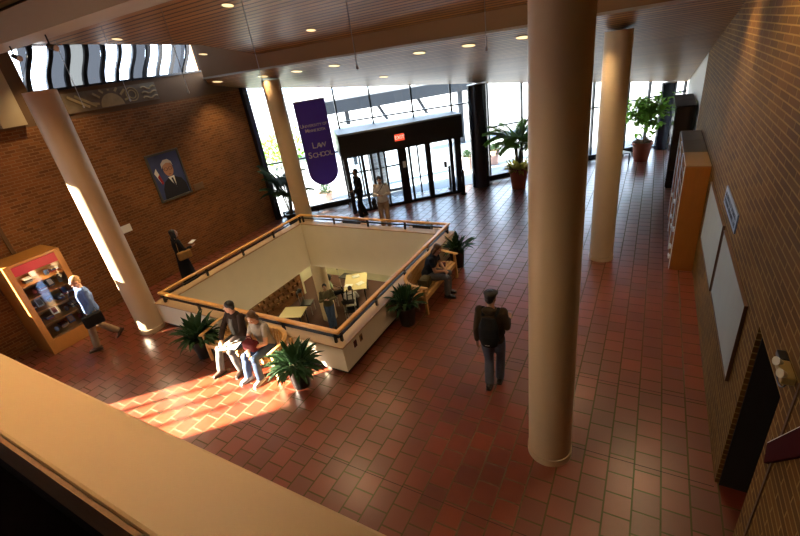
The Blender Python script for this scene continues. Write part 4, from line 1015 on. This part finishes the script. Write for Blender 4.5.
    # --- shoes
    if shoes is not None:
        for s_ in 'LR':
            a = J['a'+s_]; t_ = J['t'+s_].normalized(); dn = J['c'+s_].normalized() if J['c'+s_] else V((0,0,-1))
            q = MB(); q.tube([a-t_*.075+dn*.045, a+dn*.03, a+t_*.08+dn*.048, a+t_*.175+dn*.060], [.038,.050,.052,.036], seg=12, ry=[.045,.060,.040,.026], up=tuple(-dn))
            sh_ = remesh(q, 'shoe', shoes, e, .012, 1)
            so = MB(); so.tube([a-t_*.085+dn*.080, a+t_*.05+dn*.080, a+t_*.185+dn*.080], [.040,.050,.034], seg=12, ry=[.010]*3, up=tuple(-dn)); so.build('sole', M['white_wall'] if shoes.name.startswith('sneaker') else M['black'], sh_, smooth=True)
    # --- hair
    if hair is not None:
        q = MB()
        q.ball(hd+U*.042-F*.026, (.083,.094,.086), 20, 12, Mx); q.ball(hd-F*.055-U*.005, (.070,.050,.075), 16, 10, Mx)
        if hair_style == 'long':
            q.ball(hd-F*.065-U*.10, (.085,.045,.12), 16, 10, Mx)
            for sg in (-1,1): q.tube([hd+X_*.07*sg+U*.05, hd+X_*.083*sg-U*.06, hd+X_*.075*sg-U*.17], [.03,.034,.022], seg=10)
        if hair_style == 'bob':
            q.ball(hd-F*.05-U*.06, (.088,.055,.075), 16, 10, Mx)
            for sg in (-1,1): q.tube([hd+X_*.072*sg+U*.05, hd+X_*.084*sg-U*.03, hd+X_*.078*sg-U*.085], [.028,.030,.018], seg=10)
        if hair_style == 'ponytail':
            q.tube([hd-F*.09+U*.03, hd-F*.14, hd-F*.13-U*.16], [.03,.035,.012], seg=10)
        h = remesh(q, 'hair', hair, e, .009, 1)
    if cap:
        q = MB(); q.ball(hd+U*.078-F*.012, (.102,.118,.042), 20, 10, Mx); q.tube([hd+U*.075+F*.07, hd+U*.060+F*.145], [.070,.045], seg=12, ry=[.012,.008], up=tuple(U)); remesh(q, 'flat_cap', cap, e, .010, 2)
    if glasses:
        q = MB(); q.tube([hd+F*.094-X_*.05+U*.018, hd+F*.102+U*.018, hd+F*.094+X_*.05+U*.018], .004, seg=6); q.build('glasses', M['black'], e)
    return e
def cloth(name, c, rough=0.85): return mat(name, c, rough, noise=0.25, nscale=14, bump=0.5, spec=0.2)
K_ = {k: cloth(k, c) for k, c in dict(brown_sweater=(0.045,0.028,0.016), grey_jeans=(0.085,0.090,0.125), blue_jeans=(0.045,0.07,0.13), shirt_blue=(0.10,0.17,0.38), khaki=(0.30,0.20,0.12),
   black_cloth=(0.008,0.008,0.010), dark_jacket=(0.028,0.016,0.012), grey_trousers=(0.09,0.087,0.08), cream_tee=(0.30,0.26,0.22), maroon=(0.10,0.010,0.014), navy_tee=(0.012,0.018,0.035), faded_jeans=(0.11,0.12,0.15),
   olive_bag=(0.07,0.055,0.025), white_shirt=(0.50,0.47,0.44), tan_bag=(0.30,0.16,0.05), sage=(0.20,0.24,0.15), cap_grey=(0.055,0.050,0.045), olive=(0.085,0.075,0.04)).items()}
HB = mat('hair_brown', (0.045,0.022,0.010), .55); HK = mat('hair_black', (0.006,0.005,0.005), .5); HBL = mat('hair_sandy', (0.26,0.15,0.06), .6); HA = mat('hair_auburn', (0.09,0.038,0.014), .5)
SB = mat('shoe_black', (0.008,0.007,0.007), .4); SBR = mat('shoe_brown', (0.05,0.022,0.012), .5); SW = mat('sneaker_grey', (0.30,0.29,0.29), .7)
def bag(name, label, cat, loc, rotz, size, m, strap=None, flap=True, group=None):
    e = thing(name, label, cat, loc, rotz, group); w_, d_, h_ = size
    q = MB(); q.box(-w_/2,w_/2,-d_/2,d_/2,0,h_); q.build('body', m, e, bevel=min(d_,w_)*.3)
    if flap: q = MB(); q.box(-w_/2+.01,w_/2-.01,-d_/2-.012,-d_/2+.002,h_*.45,h_*.97); q.build('flap', m, e, bevel=.005)
    if strap: q = MB(); q.tube(strap, .014, seg=8, ry=.005); q.build('strap', m, e, smooth=True)
    return e

# 1 walking man with flat cap and backpack (walks away to upper right of centre)
J = stand(); J['kL']=V((-.08,.06,.50)); J['aL']=V((-.07,-.06,.10)); J['kR']=V((.08,.16,.52)); J['aR']=V((.06,.12,.09))
J['hL']=V((-.09,0,.92)); J['eL']=V((-.215,-.06,1.14)); J['wL']=V((-.235,-.02,.89)); J['eR']=V((.215,.02,1.15)); J['wR']=V((.20,.24,1.14)); J['pR']=V((0,0,1)); J['face']=V((.35,1,-.15))
man1 = human('man in grey flat cap and dark backpack walking across the tiles', (-1.77,5.12,0), .10, J, 'tan', K_['brown_sweater'], 'long', K_['grey_jeans'], SB, HK, cap=K_['cap_grey'], scale=1.02, vox=.009, hood=True)
bk_=thing('backpack','black backpack worn by the man in the flat cap','bag',(-1.77,5.12,0),.10)
q=MB(); q.tube([(0,-.20,.98),(0,-.225,1.10),(0,-.22,1.30),(0,-.17,1.43)],[.12,.15,.15,.10],seg=16,ry=[.07,.10,.09,.05],up=(0,1,0)); remesh(q,'body',K_['black_cloth'],bk_,.012,2)
q=MB(); q.tube([(0,-.30,1.02),(0,-.315,1.10),(0,-.30,1.18)],[.08,.10,.09],seg=12,ry=[.02,.035,.02],up=(0,1,0)); q.build('front_pocket',K_['black_cloth'],bk_,smooth=True)
for sx in (-1,1): q=MB(); q.tube([(sx*.09,-.14,1.44),(sx*.115,.0,1.515),(sx*.125,.13,1.40),(sx*.14,.14,1.22),(sx*.17,.03,1.06),(sx*.12,-.13,1.02)],.024,seg=8,ry=.008); q.build('strap',K_['black_cloth'],bk_,smooth=True)
q=MB(); q.box(-.03,.03,-.338,-.333,1.06,1.09); q.build('logo_patch',M['white'],bk_)

# 2 man in blue shirt striding left past the display case
J = stand(); J['pel']=V((0,0,.90)); J['hL']=V((-.09,.01,.88)); J['hR']=V((.09,-.01,.88)); J['kL']=V((-.09,.19,.53)); J['aL']=V((-.08,.25,.11)); J['tL']=V((0,1,.12)); J['kR']=V((.09,-.02,.48)); J['aR']=V((.08,-.28,.15)); J['tR']=V((0,.8,-.6)); J['cR']=V((0,-.6,-.8))
J['wa']=V((0,.01,1.05)); J['ch']=V((0,.0,1.25)); J['sh']=V((0,.0,1.39)); J['nk']=V((0,.0,1.44)); J['hd']=V((0,.03,1.59)); J['face']=V((0,1,-.2)); J['sL']=V((-.185,.0,1.38)); J['sR']=V((.185,.0,1.38)); J['eL']=V((-.24,.02,1.10)); J['wL']=V((-.24,.16,.88)); J['eR']=V((.25,-.06,1.12)); J['wR']=V((.27,-.10,.86))
human('man in blue shirt and khaki trousers striding past the display case', (-10.33,3.53,0), PI-.10, J, 'light', K_['shirt_blue'], 'long', K_['khaki'], SBR, HBL, scale=1.03, vox=.010)
b_ = thing('shoulder_bag','black shoulder bag on the hip of the man in blue','bag',(-10.33,3.45,0),PI-.10)
q=MB(); q.box(-.36,-.24,-.14,.24,.68,.95); q.build('body',K_['black_cloth'],b_,bevel=.03)
q=MB(); q.box(-.372,-.362,-.12,.22,.78,.94); q.build('flap',K_['black_cloth'],b_,bevel=.004)
q=MB(); q.tube([(-.27,.18,.93),(-.22,.16,1.15),(.0,.19,1.33),(.13,.12,1.46),(.12,.0,1.46),(-.06,-.11,1.28),(-.22,-.08,1.05),(-.27,-.10,.93)],.018,seg=8,ry=.006); q.build('strap',K_['black_cloth'],b_,smooth=True)

# 3 seated man on the front bench
J = sit(); J['wa']=V((0,.0,.67)); J['ch']=V((0,-.01,.86)); J['sh']=V((0,-.02,1.01)); J['nk']=V((.01,-.01,1.06)); J['hd']=V((.01,.03,1.21)); J['face']=V((.75,.7,-.12)); J['sL']=V((-.18,-.02,1.0)); J['sR']=V((.18,-.02,1.0))
J['kL']=V((-.20,.44,.52)); J['kR']=V((.10,.46,.53)); J['aL']=V((-.24,.40,.09)); J['aR']=V((.14,.56,.09)); J['eL']=V((-.27,.14,.74)); J['wL']=V((-.15,.34,.68)); J['eR']=V((.26,.16,.73)); J['wR']=V((.10,.36,.66)); J['pL']=V((0,0,-1)); J['tL']=V((-.2,1,0)); J['tR']=V((.2,1,0)); J['curl']=.5
human('man in dark jacket and grey trousers seated left on the front bench', (-6.56,4.27,0), PI, J, 'light', K_['dark_jacket'], 'long', K_['grey_trousers'], SBR, HK, vox=.009)
pm_ = [o for o in COL.objects if o.type=='EMPTY' and o.get('label','').startswith('man in dark jacket')][0]
q=MB(); q.tube([(.0,.135,.66),(.0,.135,.86),(.0,.09,.98)],[.05,.055,.045],seg=12,ry=[.015]*3,up=(0,1,0)); q.build('shirt_front',cloth('grey_shirt',(0.16,0.16,0.165)),pm_,smooth=True)
# open book on his lap, grey shirt front
bo=thing('open_notebook','open white notebook on the lap of the man in the dark jacket','notebook',(-6.42,3.89,.605),PI+.3)
q=MB(); q.bar((-.20,0,-.01),(.0,0,0),.26,.014); q.build('cover',K_['black_cloth'],bo); q=MB(); q.bar((-.19,0,.003),(-.01,0,.013),.24,.012); q.build('page',M['paper'],bo)
q=MB(); q.bar((0,0,0),(.20,0,-.03),.26,.014); q.build('cover',K_['sage'],bo)
# 4 seated woman on the front bench
J = sit(); J['wa']=V((0,.02,.67)); J['ch']=V((0,.05,.85)); J['sh']=V((0,.06,.99)); J['nk']=V((0,.08,1.04)); J['hd']=V((0,.14,1.18)); J['face']=V((-.25,.8,-.5)); J['sL']=V((-.16,.06,.97)); J['sR']=V((.16,.06,.97))
J['kL']=V((-.13,.46,.52)); J['kR']=V((.10,.47,.53)); J['aL']=V((-.12,.47,.09)); J['aR']=V((.16,.50,.09)); J['eL']=V((-.22,.20,.71)); J['wL']=V((-.02,.36,.66)); J['eR']=V((.23,.20,.71)); J['wR']=V((.06,.38,.64)); J['curl']=.5; J['tR']=V((.25,1,0))
human('woman in cream short-sleeved top and jeans seated right on the front bench', (-5.85,4.27,0), PI, J, 'light', K_['cream_tee'], 'short', K_['blue_jeans'], SW, HA, 'bob', vox=.009, fem=True)
q=thing('handbag','dark red bag held on the lap of the woman in the cream top','bag',(-5.89,3.97,.60),PI)
b_=MB(); b_.box(-.15,.15,-.07,.10,0,.18); b_.build('body',K_['maroon'],q,bevel=.04); b_=MB(); b_.tube([(-.08,.0,.17),(-.05,.0,.27),(.05,.0,.27),(.08,.0,.17)],.010,seg=8); b_.build('handle',K_['maroon'],q,smooth=True)
# 5 woman on the right bench
J = sit(); J['wa']=V((0,.05,.66)); J['ch']=V((0,.12,.84)); J['sh']=V((0,.18,.97)); J['nk']=V((0,.22,1.01)); J['hd']=V((0,.29,1.14)); J['face']=V((.35,.8,-.6)); J['sL']=V((-.165,.18,.95)); J['sR']=V((.165,.18,.95)); J['eL']=V((-.22,.24,.70)); J['wL']=V((.0,.40,.66)); J['eR']=V((.23,.26,.71)); J['wR']=V((.10,.40,.66)); J['aL']=V((-.10,.42,.09)); J['aR']=V((.12,.46,.09)); J['kL']=V((-.10,.46,.52)); J['kR']=V((.12,.47,.52)); J['curl']=.5
human('person with brown hair in dark top and faded jeans seated on the right bench', (-4.03,7.52,0), -PI/2+.12, J, 'light', K_['navy_tee'], 'short', K_['faded_jeans'], SB, HA, 'long', vox=.010, fem=True)
bag('canvas_bag','olive canvas bag on the right bench beside the seated person','bag',(-3.90,7.12,.43),.1,(.24,.30,.24),K_['olive_bag'])
q=thing('small_red_pouch','small red pouch on the far end of the right bench','bag',(-3.92,8.08,.43),.3); b_=MB(); b_.box(-.08,.08,-.05,.05,0,.10); b_.build('body',K_['maroon'],q,bevel=.02); b_=MB(); b_.box(-.03,.03,-.053,-.05,.05,.08); b_.build('clasp',M['metal'],q)
# 6 blurred woman in black with tan bag, left aisle
J = stand(); J['face']=V((.2,1,0)); J['kL']=V((-.09,.14,.5)); J['aL']=V((-.09,.14,.09)); J['kR']=V((.09,-.04,.48)); J['aR']=V((.08,-.20,.11)); J['eR']=V((.25,.06,1.16)); J['wR']=V((.16,.28,1.16)); J['pR']=V((0,0,1)); J['eL']=V((-.25,.0,1.15)); J['wL']=V((-.2,.18,1.0))
human('dark-haired woman in black carrying a tan bag along the brick wall', (-10.75,6.15,0), -.25, J, 'tan', K_['black_cloth'], 'long', K_['black_cloth'], SB, HK, 'long', vox=.012, fem=True, skirt=True, scale=.97)
q=thing('shoulder_bag','tan shoulder bag of the dark-haired woman in black','bag',(-10.75,6.15,0),-.25)
b_=MB(); b_.box(.20,.32,-.16,.20,.90,1.13); b_.build('body',K_['tan_bag'],q,bevel=.04); b_=MB(); b_.tube([(.25,-.10,1.12),(.18,-.06,1.35),(.15,.0,1.47),(.18,.06,1.35),(.25,.14,1.12)],.014,seg=8,ry=.006); b_.build('strap',K_['tan_bag'],q,smooth=True)
q=thing('paper_sheet','white paper held by the dark-haired woman in black','paper',(-10.60,6.50,1.20),.3); b_=MB(); b_.quadbox([(-.07,-.10,0),(.07,-.10,0),(.07,.10,.03),(-.07,.10,.03),(-.07,-.10,.003),(.07,-.10,.003),(.07,.10,.033),(-.07,.10,.033)]); b_.build('sheet',M['paper'],q)
# 7 dark man by the doors
J = stand(); J['face']=V((-.3,1,0)); J['wL']=V((-.12,.24,1.06)); J['wR']=V((.27,.05,.90)); J['aR']=V((.12,-.16,.09)); J['kR']=V((.11,-.03,.5)); J['aL']=V((-.10,.12,.09)); J['kL']=V((-.1,.12,.5))
human('person in dark coat and trousers standing just inside the left door', (-8.56,11.72,0), 2.6, J, 'dark', K_['black_cloth'], 'long', K_['black_cloth'], SB, HK, vox=.012)
# 8 white shirt man
J = stand(); J['face']=V((-.1,1,-.65)); J['hd']=V((0,.07,1.61)); J['eL']=V((-.24,.04,1.15)); J['wL']=V((-.05,.26,1.17)); J['eR']=V((.24,.04,1.15)); J['wR']=V((.08,.27,1.20)); J['pL']=V((0,0,1)); J['pR']=V((0,0,1)); J['aL']=V((-.11,.10,.09)); J['kL']=V((-.1,.08,.5))
human('person in pale shirt and khaki trousers looking down behind the far handrail', (-7.18,10.98,0), PI+.45, J, 'tan', K_['white_shirt'], 'long', K_['khaki'], SBR, HK, vox=.012)
q=thing('messenger_bag','black messenger bag hanging from the person in the pale shirt','bag',(-7.18,10.98,0),PI+.45)
b_=MB(); b_.box(.22,.34,-.16,.16,.72,1.0); b_.build('body',K_['black_cloth'],q,bevel=.03); b_=MB(); b_.tube([(.25,.10,.98),(.15,.17,1.2),(-.02,.16,1.36),(-.12,.08,1.50),(-.10,-.08,1.48),(.02,-.15,1.3),(.2,-.16,1.1),(.26,-.10,.98)],.016,seg=8,ry=.006); b_.build('strap',K_['black_cloth'],q,smooth=True)
q=thing('telephone','small dark handheld phone held by the person in the pale shirt','phone',(-7.32,10.72,1.215),PI+.45); b_=MB(); b_.box(-.03,.03,-.05,.05,0,.012); b_.build('case',M['black'],q,bevel=.003); b_=MB(); b_.box(-.025,.025,-.04,.04,.0125,.0135); b_.build('screen',M['metal'],q)
# ---- lower level people and furniture
LZ=-3.4
J = stand(); J['face']=V((.2,1,-.1)); J['eL']=V((-.26,.04,1.14)); J['wL']=V((-.04,.24,1.22)); J['eR']=V((.25,.05,1.14)); J['wR']=V((.10,.24,1.25)); J['pL']=V((0,0,1)); J['pR']=V((0,0,1)); J['aL']=V((-.05,.16,.09)); J['kL']=V((-.06,.14,.5)); J['aR']=V((.10,.18,.09)); J['kR']=V((.09,.14,.5))
human('person in olive jacket and jeans leaning on the lower level column', (-9.22,9.62,LZ), -2.35, J, 'tan', K_['olive'], 'long', K_['blue_jeans'], SB, HK, vox=.013)
def table(label, x, y, z, rotz, L_, W_, H_, m):
    e=thing('table',label,'table',(x,y,z),rotz); q=MB(); q.box(-L_/2,L_/2,-W_/2,W_/2,H_-.03,H_); q.build('tabletop',m,e,bevel=.01)
    for sx in (-1,1):
        for sy in (-1,1): q=MB(); q.box(sx*(L_/2-.08)-.02,sx*(L_/2-.08)+.02,sy*(W_/2-.08)-.02,sy*(W_/2-.08)+.02,0,H_-.03); q.build('leg',M['black'],e)
    return e
TM=mat('table_laminate',(0.62,0.52,0.26),.5)
table('long pale yellow study table with papers on the lower level',-9.42,11.60,LZ,2.11,1.35,.86,.74,TM)
table('pale yellow table on the lower level near the brick wall',-10.45,9.05,LZ,.35,.85,.7,.74,TM)
J = sit(.45); J['hd']=J['hd']+V((0,.05,-.02)); J['face']=V((0,1,-.4))
human('person in sage green top seated at the long lower level table', (-10.10,10.80,LZ), -.65, J, 'dark', K_['sage'], 'short', K_['black_cloth'], SB, HK, 'bob', vox=.013)
J = sit(.45); J['wa']=V((0,.10,.66)); J['ch']=V((0,.22,.80)); J['sh']=V((0,.32,.90)); J['nk']=V((0,.37,.93)); J['hd']=V((0,.48,.98)); J['face']=V((0,.8,-.8)); J['sL']=V((-.18,.32,.88)); J['sR']=V((.18,.32,.88)); J['eL']=V((-.24,.42,.68)); J['eR']=V((.24,.42,.68)); J['wL']=V((-.1,.58,.76)); J['wR']=V((.1,.58,.76))
human('person in white shirt bent forward beside the long lower level table', (-8.75,10.25,LZ), .55, J, 'light', K_['white_shirt'], 'long', K_['black_cloth'], SB, HK, vox=.013)
q=thing('backpack','dark backpack straps on the bent person in white','bag',(-8.75,10.25,LZ),.55)
for sx in (-1,1): b_=MB(); b_.tube([(sx*.10,-.06,.66),(sx*.10,.04,.86),(sx*.10,.20,.99),(sx*.10,.34,1.05)],.022,seg=8,ry=.008); b_.build('strap',K_['black_cloth'],q,smooth=True)
b_=MB(); b_.bar((-.10,.12,.95),(.10,.12,.95),.03,.02); b_.build('cross_strap',K_['black_cloth'],q)
def chair(label, x, y, rotz):
    e=thing('chair',label,'chair',(x,y,LZ),rotz,'black chairs on the lower level'); q=MB(); q.box(-.22,.22,-.22,.22,.42,.46); q.build('seat',M['black'],e,bevel=.015)
    q=MB(); q.tube([(-.21,-.21,.86),(-.12,-.26,.90),(0,-.28,.91),(.12,-.26,.90),(.21,-.21,.86)],.03,seg=8,ry=.09,up=(0,0,1)); q.build('backrest',M['black'],e,smooth=True)
    for sx in (-.19,.19):
        for sy in (-.19,.19): q=MB(); q.tube([(sx,sy,0),(sx,sy,.42 if sy>0 else .86)],.012,seg=6); q.build('leg',M['metal'],e)
    return e
chair('black chair behind the lower level column, beside the brick wall',-10.75,10.1,-1.2)
chair('black chair at the far left corner of the long lower level table',-10.5,12.35,-1.6)
chair('black chair under the person in sage green',-10.12,10.78,-.65)
chair('black chair under the bent person in white',-8.77,10.2,.55)
chair('black chair at the right side of the long lower level table',-8.2,11.9,1.9)
chair('black chair at the far right end of the long lower level table',-7.9,12.5,2.4)
for i,(x_,y_,r_,lb) in enumerate(((-9.50,11.22,.3,'white open papers on the long table nearest the seated person'),(-9.15,11.50,1.2,'white papers on the near edge of the long table'),(-9.65,11.95,.8,'white papers at the far end of the long table'))):
    q=thing('papers',lb,'paper',(x_,y_,LZ+.74),r_,'papers on the long lower level table'); b_=MB(); b_.box(-.15,.15,-.11,.11,0,.012); b_.build('sheet',M['paper'],q)
    b_=MB(); b_.box(-.13,.13,-.09,.09,.0125,.018); b_.build('top_sheet',M['paper'],q)
q=thing('brick_lattice_screen','pierced brick lattice screen on the lower level wall','screen',(-11.89,6.5,LZ))
b_=MB()
for r in range(8):
    for k in range(16):
        b_.box(.0,.10,.05+k*.28+(.14 if r%2 else 0),.05+k*.28+(.14 if r%2 else 0)+.16,.35+r*.24,.35+r*.24+.13)
b_.build('bricks',M['brick_yz'],q); q.children[0]['kind']='stuff'
for x_,y_,w_ in ((-8.6,12.4,70),(-10.6,8.0,40),(-3.3,8.0,60),(-11.8,12.2,60)):  # lamps added to brighten the dark lower level
    e=thing('fill_lamp',{-8.6:'added round fill lamp on the lower level ceiling beyond the long table',-10.6:'added round fill lamp on the lower level ceiling above the small table',-3.3:'added round fill lamp on the lower level ceiling at the right',-11.8:'added round fill lamp on the lower level ceiling in the far corner'}[x_],'ceiling light',(x_,y_,-.87),0,'added fill lamps on the lower level ceiling')
    b_=MB(); b_.lathe([(.16,-.03),(.16,0)],seg=24); b_.build('lens',M['lampglow'],e)
    l=bpy.data.lights.new('fill_lamp','POINT'); l.energy=w_; l.color=(1,.88,.62); l.shadow_soft_size=.15; lo=bpy.data.objects.new('lamp',l); COL.objects.link(lo); lo.parent=e; lo.location=(0,0,-.2)

# ================================================================== OUTSIDE
g=MB(); g.prism([(-60,-2),(-12.5,10.9),(-9.95,13.25),(-5.9,15.85),(-.4,20.8),(2,23),(40,60),(-20,90),(-80,60)],-.25,-.02); struct(g.build('ground',M['snow']))
can=thing('walkway_canopy','dark concrete walkway canopy outside behind the entrance','canopy',(-14.3,17.7,0),.785)
b_=MB(); b_.box(-.6,8.2,0,1.1,2.75,3.35); b_.build('roof_slab',M['concrete'],can,bevel=.02)
for i,x_ in enumerate((1.3,3.6,5.8,7.6)):
    b_=MB(); b_.box(x_-.10,x_+.10,.35,.6,-.02,2.75) if i in (0,3) else b_.bar((x_-.6,.5,2.75),(x_+.1,.5,1.4),.14,.14); b_.build('support',M['concrete'],can)
bp2=thing('brick_pier','grey stone pier outside behind the left door','pier',(-10.1,15.4,0),.785)
b_=MB(); b_.box(-.35,.35,-.2,.2,-.02,2.3); b_.build('shaft',brick_mat('grey_pier','xz',(.30,.26,.24),(.22,.19,.18),(.4,.38,.36),.3,.15,.01),bp2); b_=MB(); b_.box(-.4,.4,-.25,.25,2.3,2.4); b_.build('capstone',M['concrete'],bp2)
def bush(x,y,label,r,potm,pr,ph,seed,m='leaf'):
    rr=random.Random(seed); e=thing('potted_bush',label,'plant',(x,y,-.02),0,'potted bushes outside the glass'); pot(e,pr,ph,potm); b_=MB()
    for i in range(420):
        a=2*PI*rr.random(); el=rr.random()*PI/2; rad=r*(rr.random()**.4); p=V((rad*math.cos(a)*math.cos(el),rad*math.sin(a)*math.cos(el),ph*.9+rad*1.1*math.sin(el))); leaf(b_,p,(math.cos(a),math.sin(a),.8),(0,0,1),.12,.02,.2,seg=3)
    b_.build('foliage',M[m],e)
bush(-11.45,13.35,'rounded grey green bush in a pale bowl outside below the banner',.36,M['pinkpot'],.30,.34,1)
bush(-6.85,17.75,'small potted bush outside, left of the dark blue column',.30,M['pinkpot'],.24,.62,2)
bush(-6.0,18.75,'small potted bush outside, right of the dark blue column',.30,M['pinkpot'],.24,.62,3)
e=thing('garden_shrub','sunlit yellow green shrubs outside beyond the left end of the glass','shrub',(-19.5,19.5,-.02)); rr=random.Random(8); b_=MB()
for i in range(700):
    p=V((rr.gauss(0,1.0),rr.gauss(0,1.0),abs(rr.gauss(.9,.5)))); leaf(b_,p,(rr.gauss(0,1),rr.gauss(0,1),.6),(0,0,1),.35,.09,.2,seg=3)
b_.build('foliage',M['leaf3'],e); b_=MB(); b_.tube([(0,0,0),(.05,.1,1.2)],[.08,.04]); b_.build('trunk',M['stem'],e)
